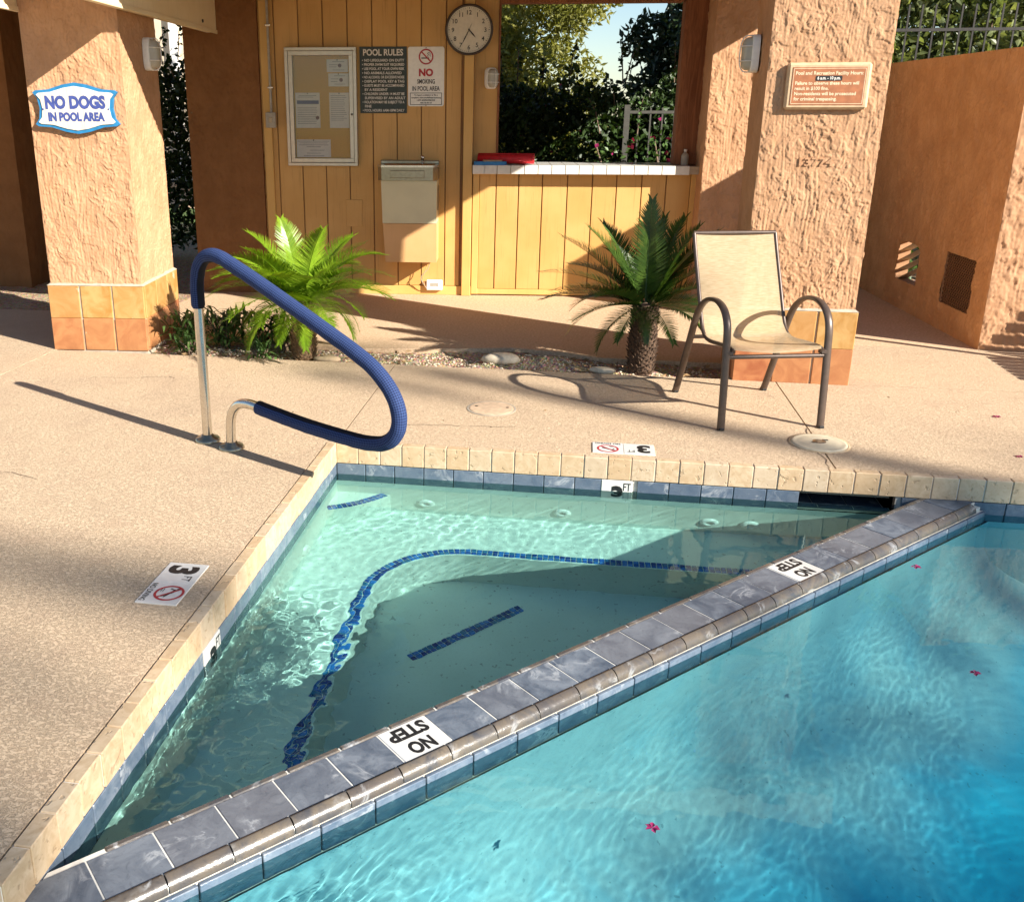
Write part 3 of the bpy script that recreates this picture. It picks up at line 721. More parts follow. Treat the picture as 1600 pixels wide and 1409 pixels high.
def cladding(parent, w, d, pitch=0.2335, t=0.022, faces=(0, 1, 2, 3)):
    hz = 0.462; MB().box(-t + 0.008, w + t - 0.008, -t + 0.008, d + t - 0.008, -0.05, hz - 0.003).build('grout_core', GROUT_D, parent)
    W2, D2 = w + 2 * t, d + 2 * t
    for fi in faces:
        L = W2 if fi in (0, 2) else D2 - 2 * t
        n = max(1, round(L / pitch)); p = L / n
        for r in range(2):
            me = []
            for k in range(2):
                b = MB().cbox(0.005, p - 0.005, 0.0, t, -0.004 + 0.2325 * r, 0.2275 + 0.2325 * r, 0.004 + 0.002 * k); me.append(b.mesh('tile', SALT_R if r == 0 else SALT_Y))
            for i in range(n):
                j = random.uniform(-0.0015, 0.0015)
                if fi == 0: link('tile', me[i % 2], parent, (-t + p * i, -t + j, 0))
                elif fi == 1: link('tile', me[i % 2], parent, (w + t + j, p * i, 0), (0, 0, R(90)))
                elif fi == 2: link('tile', me[i % 2], parent, (w + t - p * i, d + t + j, 0), (0, 0, R(180)))
                else: link('tile', me[i % 2], parent, (-t + j, d - p * i, 0), (0, 0, R(-90)))
    m2 = MB(); a = t - 0.001
    v = [(-a, -a, hz), (w + a, -a, hz), (w + a, d + a, hz), (-a, d + a, hz), (0.004, 0.004, hz + 0.018), (w - .004, 0.004, hz + 0.018), (w - .004, d - .004, hz + 0.018), (0.004, d - .004, hz + 0.018)]
    m2.add(v, [(0, 1, 5, 4), (1, 2, 6, 5), (2, 3, 7, 6), (3, 0, 4, 7)]); m2.build('mortar_cap', GROUT_D, parent)

PG = 'stucco pillars of the pavilion'
lp = empty('stucco_pillar', (-2.488, 1.655, 0), R(6.0), label='sunlit tan stucco pillar with the NO DOGS sign and tiled foot', cat='pillar', group=PG)
stucco_box('shaft', lp, 0.655, 0.74, 0.44, 2.62, (0.0044, 0.005, 0.03, 0.03), 11, 0.78); cladding(lp, 0.655, 0.74)
rp = empty('stucco_pillar', (2.212, 1.622, 0), R(-0.8), label='large rough stucco pillar with a copper plaque behind the patio chair', cat='pillar', group=PG)
stucco_box('shaft', rp, 0.665, 0.56, 0.44, 2.62, (0.0042, 0.01, 0.03, 0.012), 31, 0.80); cladding(rp, 0.665, 0.56)
cp = wempty('stucco_pillar', 1.965, -0.25, 0, label='stucco pillar with a slanted sunlit patch at the end of the counter', cat='pillar', group=PG)
stucco_box('shaft', cp, 0.70, 0.6, -0.02, 2.62, (0.006, 0.03, 0.03, 0.03), 51)
dp = wempty('stucco_pillar', -2.56, -0.03, 0, label='dark shaded stucco pillar at the end of the plank wall', cat='pillar', group=PG)
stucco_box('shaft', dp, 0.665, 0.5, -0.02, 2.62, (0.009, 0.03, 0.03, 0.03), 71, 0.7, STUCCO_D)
ep = empty('stucco_pillar', (-4.75, 3.95, 0), R(5), label='stucco pillar in deep shade at the far end beyond the tiled pillar', cat='pillar', group=PG)
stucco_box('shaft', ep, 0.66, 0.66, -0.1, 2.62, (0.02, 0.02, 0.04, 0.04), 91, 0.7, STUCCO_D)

# raised house number trowelled in the stucco
mb = MB(); put_text(mb, '13774', 0.045, 2.54 - 2.212, 1.325, -0.0074, w=0.19, bold=0.02)
mb2 = MB(); k = len(mb.v); mb2.v = mb.v + [(x, y + 0.012, z) for x, y, z in mb.v]; mb2.f = list(mb.f); mb2.m = [0] * len(mb.f); mb2.sm = [False] * len(mb.f)
ec = {}
for f in mb.f:
    for a, b in zip(f, f[1:] + f[:1]): ec[(a, b)] = ec.get((a, b), 0) + 1
for (a, b) in list(ec):
    if (b, a) not in ec: mb2.f.append([b, a, a + k, b + k]); mb2.m.append(0); mb2.sm.append(False)
mb2.build('raised_number', STUCCO, rp)

# ---- right garden wall (L-shaped) with grilles
gw = empty('garden_wall', (4.051, 2.735, 0), label='tall orange stucco garden wall with a metal grille, in shade', cat='wall')
a0 = Vector((4.051, 2.735)); a1 = Vector((3.885, 5.45)); ud = (a1 - a0); LW = ud.length; ud.normalize()
# face towards the passage: origin at far end so that u runs towards the camera
P, Q = stucco_face((a1.x - a0.x, a1.y - a0.y, 0), (-ud.x, -ud.y, 0), (-ud.y, ud.x, 0), LW, -0.1, 2.04, 0.0075, 131, 1.15)
# cut the two openings: (u from far end, z)
Uv = LW - ((P[:, 0]) * ud.x + (P[:, 1]) * ud.y); Zv = P[:, 2]
def dist_of(x, y): return ((x - a0.x) * ud.x + (y - a0.y) * ud.y)
openings = [(dist_of(3.975, 3.995), dist_of(3.945, 4.45), 0.235, 0.575), (dist_of(4.036, 2.985), dist_of(4.005, 3.49), 0.205, 0.60)]
D = (P[:, 0] * ud.x + P[:, 1] * ud.y)
keep = np.ones(len(Q), bool)
for (d0, d1, z0, z1) in openings:
    ins = (D > d0) & (D < d1) & (Zv > z0) & (Zv < z1 - (0.05 if z1 < 0.59 else 0) * np.abs((D - (d0 + d1) / 2) / ((d1 - d0) / 2)) ** 3)
    keep &= ~(ins[Q].all(1))
link('wall_face', np_mesh('wall_face', P, Q[keep], STUCCO_O, True), gw)
P, Q = stucco_face((0, 0, 0), (1, 0, 0), (0, -1, 0), 2.2, -0.1, 2.04, 0.008, 141, 1.1)
link('wall_face', np_mesh('wall_face', P, Q, STUCCO, True), gw)
P, Q = stucco_face((2.2, 0, 0), (1, 0, 0), (0, -1, 0), 3.5, -0.1, 2.04, 0.05, 145, 0.5)
link('wall_face', np_mesh('wall_face', P, Q, STUCCO, True), gw)
TK = 0.10
mb = MB(); nrm = Vector((ud.y, -ud.x))             # into the wall
e0 = Vector((0, 0)); e1 = a1 - a0
o0 = Vector((TK + 0.01, TK)); o1 = e1 + nrm * TK
mb.add([(0, 0, 2.04), (5.7, 0, 2.04), (5.7, TK, 2.04), (o0.x, o0.y, 2.04), (o1.x, o1.y, 2.04), (e1.x, e1.y, 2.04)], [(0, 1, 2, 3), (0, 3, 4, 5)])
mb.add([(5.7, TK, -.1), (o0.x, o0.y, -.1), (o0.x, o0.y, 2.04), (5.7, TK, 2.04)], [(0, 1, 2, 3)])
# outer long face with the same two holes, built of strips
def strip_face(d0, d1, z0, z1):
    p = lambda d, z: (ud.x * d + nrm.x * TK, ud.y * d + nrm.y * TK, z)
    mb.add([p(d0, z0), p(d1, z0), p(d1, z1), p(d0, z1)], [(0, 3, 2, 1)])
(b0_, b1_, bz0, bz1), (c0_, c1_, cz0, cz1) = openings
strip_face(0.16, c0_, -.1, 2.04); strip_face(c1_, b0_, -.1, 2.04); strip_face(b1_, LW, -.1, 2.04)
for (d0, d1, z0, z1) in openings:
    strip_face(d0, d1, -.1, z0); strip_face(d0, d1, z1, 2.04)
    for (da, za, db, zb) in [(d0, z0, d1, z0), (d1, z0, d1, z1), (d1, z1, d0, z1), (d0, z1, d0, z0)]:
        q = lambda d, z, s: (ud.x * d + nrm.x * s, ud.y * d + nrm.y * s, z)
        mb.add([q(da, za, -0.002), q(db, zb, -0.002), q(db, zb, TK), q(da, za, TK)], [(0, 1, 2, 3)])
mb.build('wall_body', STUCCO, gw)
ang = math.atan2(ud.y, ud.x)
# diamond grille in the near opening
gm = MB(); (d0, d1, z0, z1) = openings[1]; w_ = d1 - d0; h_ = z1 - z0
def grille_bar(x0, z0_, x1, z1_, t=0.0045):
    gm.tube([(x0, 0, z0_), (x1, 0, z1_)], t, 4, up=(0, 1, 0), caps=False)
stp = 0.036; TKG = 0.07
for i in range(-int(h_ / stp) - 1, int(w_ / stp) + 2):
    xa = i * stp
    for s in (1, -1):
        pts = []
        if s == 1: x0b, x1b = xa, xa + h_; f0 = max(0, -x0b); f1 = min(h_, w_ - x0b); A = (x0b + f0, f0); B = (x0b + f1, f1)
        else: x0b = xa + h_; f0 = max(0, x0b - w_); f1 = min(h_, x0b); A = (x0b - f0, f0); B = (x0b - f1, f1)
        if f1 - f0 > 0.01: grille_bar(A[0], A[1], B[0], B[1])
gr = link('wall_grille', gm.mesh('wall_grille', RUST), gw, (ud.x * d0 + nrm.x * 0.012, ud.y * d0 + nrm.y * 0.012, z0), (0, 0, ang))
MB().box(0, w_, -0.004, 0.004, 0, h_).build('grille_back', DARKIN, gw, (ud.x * d0 + nrm.x * TKG, ud.y * d0 + nrm.y * TKG, z0), (0, 0, ang))
# blades added in the far opening to stand in for slanted sun stripes
(d0, d1, z0, z1) = openings[0]; w_ = d1 - d0; h_ = z1 - z0
for i in range(5):
    b = MB().box(-0.06, w_ + 0.06, -0.045, 0.045, -0.003, 0.003)
    b.build('sun_stripe_blade', TANFRAME, gw, (ud.x * (d0 + w_ / 2 - 0.0) + nrm.x * 0.055 - ud.x * w_ / 2, ud.y * d0 + nrm.y * 0.055, z0 + 0.10 + 0.082 * i + 0.06), (R(-4), R(20), ang))

# ---- plank wall (storage) with grooves
def planks(root, joints, z0, z1, mat=YELLOW, v=0.0, gap=0.005):
    for a, b in zip(joints[:-1], joints[1:]):
        MB().cbox(a + gap, b - gap, v, v + 0.016, z0, z1, 0.002).build('plank', mat, root)
sw = wempty('plank_wall', 0, 0, 0, label='ochre vertical plank wall carrying the notice board and clock', cat='wall')
js = [-1.90] + [-0.246 - 0.2155 * k for k in range(7, -1, -1)] + [-0.108]
planks(sw, js, 0.085, 2.9)
MB().box(-1.92, 0.0, 0.013, 0.09, -0.02, 2.9).build('backing', DARKWOOD, sw)
MB().cbox(-1.92, 0.0, -0.012, 0.012, 0.0, 0.082, 0.003).build('base_board', YELLOWT, sw)
MB().cbox(-0.086, -0.004, -0.045, 0.012, 0.0, 2.9, 0.004).build('corner_trim', YELLOWT, sw)
MB().cbox(-1.875, -1.80, -0.035, 0.012, 0.085, 2.9, 0.004).build('corner_trim', YELLOWT, sw)
MB().cbox(-1.15, -1.00, -0.006, 0.0, 0.62, 0.86, 0.002).build('access_panel', YELLOW, sw)
cw = wempty('counter_wall', 0, 0, 0, label='ochre plank half wall below the white tiled counter', cat='wall')
jc = [0.06, 0.213, 0.414, 0.625, 0.847, 1.067, 1.28, 1.50, 1.713, 1.925]
planks(cw, jc, 0.062, 1.10, v=0.002)
MB().box(0.0, 1.99, 0.016, 0.09, 0.0, 1.09).build('backing', DARKWOOD, cw)
MB().cbox(0.0, 1.99, -0.010, 0.014, 0.012, 0.060, 0.003).build('base_board', YELLOWT, cw)
MB().cbox(0.004, 0.062, -0.016, 0.012, 0.012, 1.10, 0.003).build('corner_trim', YELLOWT, cw)
MB().cbox(1.925, 1.992, -0.016, 0.012, 0.062, 1.10, 0.003).build('corner_trim', YELLOWT, cw)
ct = wempty('serving_counter', 0, 0, 1.10, label='white tiled serving counter under the window opening', cat='counter')
MB().box(0.006, 1.988, -0.112, 0.55, 0.004, 0.070).build('counter_body', GROUT_D, ct)
tm = MB().cbox(0.0025, 0.1165, -0.122, -0.110, 0.0, 0.0755, 0.003).mesh('edge_tile', WHITEM); tt = MB().cbox(0.0015, 0.1175, -0.108, 0.0085, 0.068, 0.0755, 0.002).mesh('top_tile', WHITEM)
for i in range(17):
    x = 0.119 * i - 0.02
    x = max(x, 0.0)
    if x + 0.118 > 1.99: continue
    link('edge_tile', tm, ct, (x, 0, 0))
    for j in range(5): link('top_tile', tt, ct, (x, 0.119 * j, 0))
# window surround
wf = wempty('window_opening', 0, 0, 1.17, label='ochre timber surround of the open serving window', cat='window')
MB().box(-0.004, 0.215, 0.055, 0.12, 0.008, 1.7).build('jamb', YELLOW, wf)
MB().cbox(0.202, 0.222, 0.045, 0.20, 0.008, 1.7, 0.003).build('jamb_edge', REDWOOD, wf)
MB().box(0.222, 1.75, 0.05, 0.20, 1.335, 1.7).build('header', REDWOOD, wf)
wp = wempty('redwood_post', 1.86, 0.06, 1.17, label='reddish weathered wood post between the window and the end pillar', cat='post')
MB().cbox(-0.09, 0.135, 0.0, 0.16, 0.006, 1.5, 0.006).build('timber', REDWOOD, wp)

# ---- roof
rf = empty('pavilion_roof', (0, 3, 2.65), label='flat cream edged roof covering the whole pavilion', cat='roof')
rp4 = [(3.21, 1.585), (3.66, 7.4), (-6.2, 6.8), (-6.2, 0.80)]
rz = lambda x, y: 0.055 * (y + 3 - 1.585 - 0.08 * (x - 3.2))
loc4 = [(x, y - 3) for x, y in rp4]
def sloped(poly, z0, z1):
    b = MB().prism(poly, z0, z1); b.v = [(x, y, z + rz(x, y)) for x, y, z in b.v]; return b
sloped([loc4[3], loc4[0], loc4[1], loc4[2]], 0.004, 0.10).build('soffit', DARKWOOD, rf)
for a, b in zip(loc4, loc4[1:] + loc4[:1]):
    A = Vector(a); B = Vector(b); d = (B - A).normalized(); n = Vector((d.y, -d.x))
    if n.dot((A + B) / 2) < 0: n = -n
    sloped([(A.x, A.y), (B.x, B.y), (B.x - n.x * .04, B.y - n.y * .04), (A.x - n.x * .04, A.y - n.y * .04)], 0.0, 0.30).build('fascia', CREAM, rf)
mb = MB(); c4 = [(x, y, 0.30 + rz(x, y)) for x, y in [loc4[3], loc4[0], loc4[1], loc4[2]]]
mb.add(c4 + [(-4.2, 0.6, 1.1), (1.2, 1.0, 1.1)], [(0, 1, 5, 4), (1, 2, 5), (2, 3, 4, 5), (3, 0, 4)]); mb.build('roof_covering', CLAY, rf)
BG = 'cream beams beside the tiled pillar'
for (x, lab) in [(0.657, 'cream painted beam across the top of the tiled pillar'), (-0.09, 'cream beam on the outer side of the tiled pillar')]:
    b = empty('roof_beam', (-2.488, 1.655, 2.245), R(5.0), label=lab, cat='beam', group=BG)
    MB().cbox(x, x + 0.088, -1.0, 2.0, 0.012, 0.40, 0.004).build('timber', CREAM, b)
    MB().cbox(x + 0.088, x + 0.096, -1.0, 2.0, 0.0, 0.03, 0.002).build('drip_edge', CREAM, b) if x > 0 else MB().cbox(x + 0.088, x + 0.096, -1.0, 2.0, 0.0, 0.03, 0.002).build('drip_edge', CREAM, b)
    if x > 0: MB().lathe([(0.014, 0), (0.012, 0.008), (0, 0.009)], 12, axis='Y').build('bolt_head', FENCED, b, (x + 0.0905, 1.60, 0.07), (0, 0, R(90)))

# ================================================================ OBJECTS ON THE WALLS
def smooth_path(pts, n=6):
    P = [Vector(p) for p in pts]; out = []
    for i in range(len(P) - 1):
        p0 = P[max(i - 1, 0)]; p1 = P[i]; p2 = P[i + 1]; p3 = P[min(i + 2, len(P) - 1)]
        for k in range(n):
            t = k / n
            out.append(0.5 * ((2 * p1) + (p2 - p0) * t + (2 * p0 - 5 * p1 + 4 * p2 - p3) * t * t + (3 * p1 - p0 - 3 * p2 + p3) * t ** 3))
    out.append(P[-1]); return out

# ---- clock
ck = wempty('wall_clock', -0.05, -0.047, 2.285, label='round wall clock with dark rim and arabic numerals', cat='clock')
MB().lathe([(0.0, 0.0), (0.195, 0.0), (0.203, 0.012), (0.205, 0.035), (0.198, 0.045), (0.187, 0.042), (0.184, 0.028)], 56, axis='Y').build('rim', CLOCKRIM, ck)
MB().lathe([(0.186, 0.026), (0.0, 0.026)], 56, axis='Y', smooth=False).build('dial', CLOCKFACE, ck)
mb = MB()
for h in range(1, 13):
    a = R(90 - 30 * h); put_text(mb, str(h), 0.036, 0.138 * math.cos(a), 0.138 * math.sin(a) - 0.018, -0.0275, bold=0.012)
mb.build('numerals', BLACK, ck)
mb = MB()
for k in range(60):
    a = R(6 * k); w = 0.0022 if k % 5 == 0 else 0.0011; r0, r1 = (0.164, 0.176) if k % 5 == 0 else (0.169, 0.176)
    d = Vector((math.cos(a), math.sin(a))); n = Vector((-d.y, d.x)) * w
    mb.add([(d.x * r0 - n.x, -0.0275, d.y * r0 - n.y), (d.x * r1 - n.x, -0.0275, d.y * r1 - n.y), (d.x * r1 + n.x, -0.0275, d.y * r1 + n.y), (d.x * r0 + n.x, -0.0275, d.y * r0 + n.y)], [(0, 1, 2, 3)])
mb.build('minute_ticks', BLACK, ck, kind='stuff')
def hand(name, ang, L, back, w, y):
    a = R(ang); d = Vector((math.cos(a), math.sin(a))); n = Vector((-d.y, d.x)); b = MB()
    p = lambda s, t: (d.x * s + n.x * t, y, d.y * s + n.y * t)
    b.add([p(-back, -w * .5), p(-back, w * .5), p(L * 0.6, w), p(L, 0), p(L * 0.6, -w)], [(0, 1, 2, 3, 4)]); b.build(name, BLACK, ck)
hand('hour_hand', 90 - 30 * 4.58, 0.088, 0.01, 0.006, -0.030); hand('minute_hand', 90 - 6 * 34.6, 0.135, 0.01, 0.0045, -0.032)
hand('second_hand', 90 - 6 * 4.0, 0.062, 0.03, 0.0016, -0.034)
MB().lathe([(0.006, 0), (0.006, 0.008), (0, 0.009)], 14, axis='Y').build('pivot', BLACK, ck, (0, -0.027, 0))

# ---- notice board
nb = wempty('notice_board', -1.343, 0, 1.16, label='aluminium framed cork notice board with pinned papers', cat='notice board')
W_, H_ = 0.632, 0.995; hw = W_ / 2
def bars(t0, t1, y0, y1, i0, mat, nm):
    for (a, b, c, d) in [(-hw + i0, hw - i0, i0, i0 + t1), (-hw + i0, hw - i0, H_ - i0 - t1, H_ - i0), (-hw + i0, -hw + i0 + t1, i0 + t1, H_ - i0 - t1), (hw - i0 - t1, hw - i0, i0 + t1, H_ - i0 - t1)]:
        MB().cbox(a, b, y0, y1, c, d, 0.0025).build(nm, mat, nb)
bars(0, 0.028, -0.062, -0.002, 0.0, ALU, 'frame_bar'); bars(0, 0.036, -0.055, -0.012, 0.030, ALU, 'door_rail')
MB().box(-hw + 0.03, hw - 0.03, -0.012, -0.003, 0.03, H_ - 0.03).build('cork_panel', CORK, nb)
MB().box(-hw + 0.067, hw - 0.067, -0.046, -0.044, 0.067, H_ - 0.067).build('glass_pane', PANE, nb)
MB().lathe([(0.009, 0), (0.009, 0.006), (0.0, 0.007)], 16, axis='Y').build('lock', CLOCKRIM, nb, (hw - 0.046, -0.055, 0.44))
def paper(x0, x1, z0, z1, lines, band=None, seal=None, hdr=None):
    p = link('paper', MB().box(x0, x1, -0.0145, -0.0135, z0, z1).mesh('paper', PAPER), nb)
    b = MB()
    for (za, ind0, ind1) in lines:
        b.box(x0 + ind0, x1 - ind1, -0.0152, -0.0146, za, za + 0.0034)
    if b.v: b.build('text_lines', INK, p, kind='stuff')
    if band: MB().box(x0 + 0.014, x1 - 0.01, -0.0154, -0.0147, band[0], band[1]).build('blue_band', BLUEINK, p)
    if seal: MB().lathe([(seal[2], 0), (seal[2], 0.0006), (0, 0.0007)], 20, axis='Y').build('seal', simple('seal_ink', (0.16, 0.07, 0.08), 0.8), p, (seal[0], -0.0147, seal[1]))
    MB().lathe([(0.005, 0), (0.005, 0.004), (0, 0.006)], 10, axis='Y').build('pin', CLOCKRIM, p, ((x0 + x1) / 2, -0.015, z1 - 0.006))
zr = lambda f: 0.067 + (H_ - 0.134) * (1 - f)          # fraction from the top of the pane
xr = lambda f: -hw + 0.067 + (W_ - 0.134) * f
L1 = [(zr(0.50 + 0.0178 * k), 0.015, 0.015 + random.uniform(0, 0.03)) for k in range(10)] + [(zr(0.385), 0.03, 0.03), (zr(0.40), 0.02, 0.06)]
paper(xr(0.02), xr(0.46), zr(0.70), zr(0.355), L1, (zr(0.465), zr(0.43)), (xr(0.41), zr(0.60), 0.016))
paper(xr(0.63), xr(0.985), zr(0.70), zr(0.355), [(zr(0.385 + 0.0185 * k), 0.012, 0.012 + random.uniform(0, 0.04)) for k in range(14)])
paper(xr(0.60), xr(0.975), zr(0.158), zr(0.035), [(zr(0.06), 0.05, 0.03), (zr(0.09), 0.02, 0.09), (zr(0.11), 0.02, 0.1), (zr(0.14), 0.05, 0.03)], None, (xr(0.83), zr(0.095), 0.016))
paper(xr(0.625), xr(0.985), zr(0.295), zr(0.17), [(zr(0.195), 0.05, 0.03), (zr(0.225), 0.02, 0.09), (zr(0.25), 0.02, 0.1), (zr(0.275), 0.05, 0.03)], None, (xr(0.85), zr(0.232), 0.016))
paper(xr(0.015), xr(0.635), zr(0.993), zr(0.815), [(zr(0.835), 0.01, 0.01), (zr(0.853), 0.03, 0.03), (zr(0.872), 0.02, 0.02), (zr(0.89), 0.09, 0.09), (zr(0.925), 0.12, 0.06), (zr(0.955), 0.09, 0.09), (zr(0.978), 0.06, 0.06)])

# ---- pool rules sign
rs = wempty('rules_sign', -0.796, 0, 1.61, label='dark green POOL RULES sign with white lettering', cat='sign')
MB().cbox(-0.207, 0.207, -0.008, -0.001, 0.0, 0.549, 0.001).build('board', NEARBLACK, rs)
mb = MB(); put_text(mb, 'POOL RULES', 0.052, 0.0, 0.478, -0.009, w=0.35, bold=0.025)
rules = ['• NO LIFEGUARD ON DUTY', '• PROPER SWIM SUIT REQUIRED', '• USE POOL AT YOUR OWN RISK', '• NO ANIMALS ALLOWED', '• NO ALCOHOL OR EXCESSIVE NOISE', '• DISPLAY POOL KEY & TAG',
         '• GUESTS MUST BE ACCOMPANIED', '   BY A RESIDENT', '• CHILDREN UNDER 14 MUST BE', '   SUPERVISED BY AN ADULT', '• VIOLATION MAY BE SUBJECT TO A', '   FINE', '• POOL HOURS: 6AM-10PM DAILY']
for i, t_ in enumerate(rules):
    put_text(mb, t_.strip(), 0.0215, -0.185 + (0.02 if t_[0] == ' ' else 0), 0.428 - 0.0345 * i, -0.009, bold=0.02, align='L', max_w=0.37)
mb.build('lettering', PAPER, rs)

# ---- no smoking sign
ns = wempty('no_smoking_sign', -0.421, 0, 1.668, label='white NO SMOKING IN POOL AREA sign with red ban symbol', cat='sign')
def rrect(x0, x1, z0, z1, r, n=5):
    o = []
    for (cx_, cz_, a0_) in [(x1 - r, z1 - r, 0), (x0 + r, z1 - r, 90), (x0 + r, z0 + r, 180), (x1 - r, z0 + r, 270)]:
        o += [(cx_ + r * math.cos(R(a0_ + 90 * k / n)), cz_ + r * math.sin(R(a0_ + 90 * k / n))) for k in range(n + 1)]
    return o
def plate(poly, y0, y1):
    b = MB(); b.prism(poly, y0, y1); b.v = [(x, -z, y) for x, y, z in b.v]; return b     # height towards -Y
plate(rrect(-0.158, 0.158, 0, 0.489, 0.02), 0.001, 0.006).build('board', WHITE, ns)
mb = MB(); mb.ring(0.052, 0.064, -0.0075, 44, (0, 0.408))
d = Vector((1, -1)).normalized(); n_ = Vector((1, 1)).normalized() * 0.0055
mb.add([(-d.x * .055 - n_.x, -.0078, .408 - d.y * .055 - n_.y), (d.x * .055 - n_.x, -.0078, .408 + d.y * .055 - n_.y), (d.x * .055 + n_.x, -.0078, .408 + d.y * .055 + n_.y), (-d.x * .055 + n_.x, -.0078, .408 - d.y * .055 + n_.y)], [(0, 1, 2, 3)])
put_text(mb, 'NO', 0.058, 0, 0.252, -0.0075, w=0.125, bold=0.05); mb.build('red_print', RED, ns)
mb = MB(); mb.box(-0.042, 0.012, -0.0073, -0.0066, 0.392, 0.401); mb.box(0.016, 0.026, -0.0073, -0.0066, 0.392, 0.401)
sm = smooth_path([(0.020, 0, 0.405), (0.012, 0, 0.415), (0.022, 0, 0.424), (0.012, 0, 0.434), (0.026, 0, 0.441), (0.036, 0, 0.431), (0.033, 0, 0.418), (0.042, 0, 0.410)], 4)
for a, b in zip(sm[:-1], sm[1:]):
    q = (b - a).normalized(); m_ = Vector((-q.z, 0, q.x)) * 0.0022
    mb.add([(a.x - m_.x, -.0070, a.z - m_.z), (b.x - m_.x, -.0070, b.z - m_.z), (b.x + m_.x, -.0070, b.z + m_.z), (a.x + m_.x, -.0070, a.z + m_.z)], [(0, 1, 2, 3)])
put_text(mb, 'SMOKING', 0.038, 0, 0.188, -0.0075, w=0.155, bold=0.02); put_text(mb, 'IN POOL AREA', 0.038, 0, 0.130, -0.0075, w=0.24, bold=0.02)
for (a, b, c, e) in [(-0.14, 0.14, 0.012, 0.0165), (-0.14, 0.14, 0.108, 0.1125), (-0.14, -0.1355, 0.012, 0.1125), (0.1355, 0.14, 0.012, 0.1125)]: mb.box(a, b, -0.0073, -0.0066, c, e)
for i, t_ in enumerate(['To report a violation or file a', 'complaint: www.smokefreearizona.org', '1-877-4AZNOSMOKE', 'ARS 36-601.01']):
    put_text(mb, t_, 0.0125, 0, 0.088 - 0.0215 * i, -0.0075, bold=0.03, max_w=0.26)
mb.build('black_lettering', BLACK, ns)
for z in (0.006, 0.480): MB().lathe([(0.005, 0), (0.004, 0.003), (0, 0.0035)], 10, axis='Y').build('screw', STEELD, ns, (0, -0.006, z))

# ---- drinking fountain
df = wempty('drinking_fountain', -0.56, 0, 0.34, label='wall mounted drinking fountain with steel basin and beige panel', cat='fountain')
b = MB(); fr = [(-0.262, -0.02), (-0.262, -0.26), (-0.225, -0.325), (0.225, -0.325), (0.262, -0.26), (0.262, -0.02)]
b.prism(fr, 0.715, 0.826); b.build('basin', STEELD, df)
b = MB(); o_ = fr; i_ = [(-0.235, -0.05), (-0.235, -0.25), (-0.21, -0.30), (0.21, -0.30), (0.235, -0.25), (0.235, -0.05)]
v = [(x * 1.012, y * 1.012, 0.826) for x, y in o_] + [(x * 1.012, y * 1.012, 0.842) for x, y in o_] + [(x, y, 0.842) for x, y in i_] + [(x * 0.8, y * 0.8 - 0.03, 0.815) for x, y in i_]
f = []
for k in range(3): f += [(k * 6 + i, k * 6 + (i + 1) % 6, (k + 1) * 6 + (i + 1) % 6, (k + 1) * 6 + i) for i in range(6)]
f.append(tuple(18 + i for i in range(6))); b.add(v, f); b.build('basin_rim', STEEL, df)
MB().cbox(-0.262, 0.262, -0.05, -0.002, 0.84, 0.872, 0.006).build('back_lip', STEELD, df)
MB().cbox(-0.15, 0.15, -0.332, -0.324, 0.735, 0.80, 0.004).build('push_bar', STEELD, df)
b = MB(); b.tube(smooth_path([(0, 0, 0), (0, -0.004, 0.03), (0.004, -0.01, 0.05), (-0.006, -0.004, 0.066)], 4), [0.011] * 4 + [0.010] * 4 + [0.014] * 5, 10)
b.build('spout', STEEL, df, (0.12, -0.12, 0.845))
b = MB(); v = [(-0.222, -0.295, 0.345), (0.255, -0.295, 0.345), (0.258, -0.30, 0.712), (-0.232, -0.30, 0.712), (-0.222, -0.0, 0.345), (0.255, -0.0, 0.345), (0.258, -0.0, 0.712), (-0.232, -0.0, 0.712)]
b.add(v, [(0, 1, 2, 3), (1, 5, 6, 2), (5, 4, 7, 6), (4, 0, 3, 7), (3, 2, 6, 7), (1, 0, 4, 5)]); b.build('upper_panel', BISCUIT, df)
b = MB(); v = [(-0.20, -0.28, 0.0), (0.258, -0.28, 0.0), (0.257, -0.298, 0.342), (-0.220, -0.298, 0.342), (-0.20, 0, 0.0), (0.258, 0, 0.0), (0.257, 0, 0.342), (-0.220, 0, 0.342)]
b.add(v, [(0, 1, 2, 3), (1, 5, 6, 2), (5, 4, 7, 6), (4, 0, 3, 7), (3, 2, 6, 7), (1, 0, 4, 5)]); b.build('lower_panel', ORANGEP, df)
MB().cbox(0.259, 0.264, -0.20, -0.06, 0.45, 0.66, 0.002).build('side_vent', STEELD, df)
# ---- small white outlet box with cord
ob_ = wempty('outlet_box', -0.335, 0, 0.035, label='small white outlet box low on the plank wall below the fountain', cat='box')
MB().cbox(-0.075, 0.075, -0.055, -0.013, 0.012, 0.108, 0.008).build('casing', WHITE, ob_)
MB().cbox(-0.038, 0.038, -0.0575, -0.054, 0.048, 0.082, 0.002).build('display', GREYPLASTIC, ob_)
for k, dx in enumerate((0.0, -0.02)):
    MB().tube(smooth_path([(-0.06 - dx, -0.10, 0.305), (-0.075 - dx, -0.10, 0.22), (-0.10 + dx, -0.09, 0.14), (-0.085, -0.06, 0.05), (-0.06, -0.045, 0.03)], 6), 0.0035, 6).build('cord', GREYPLASTIC if k else ORANGEP, ob_)
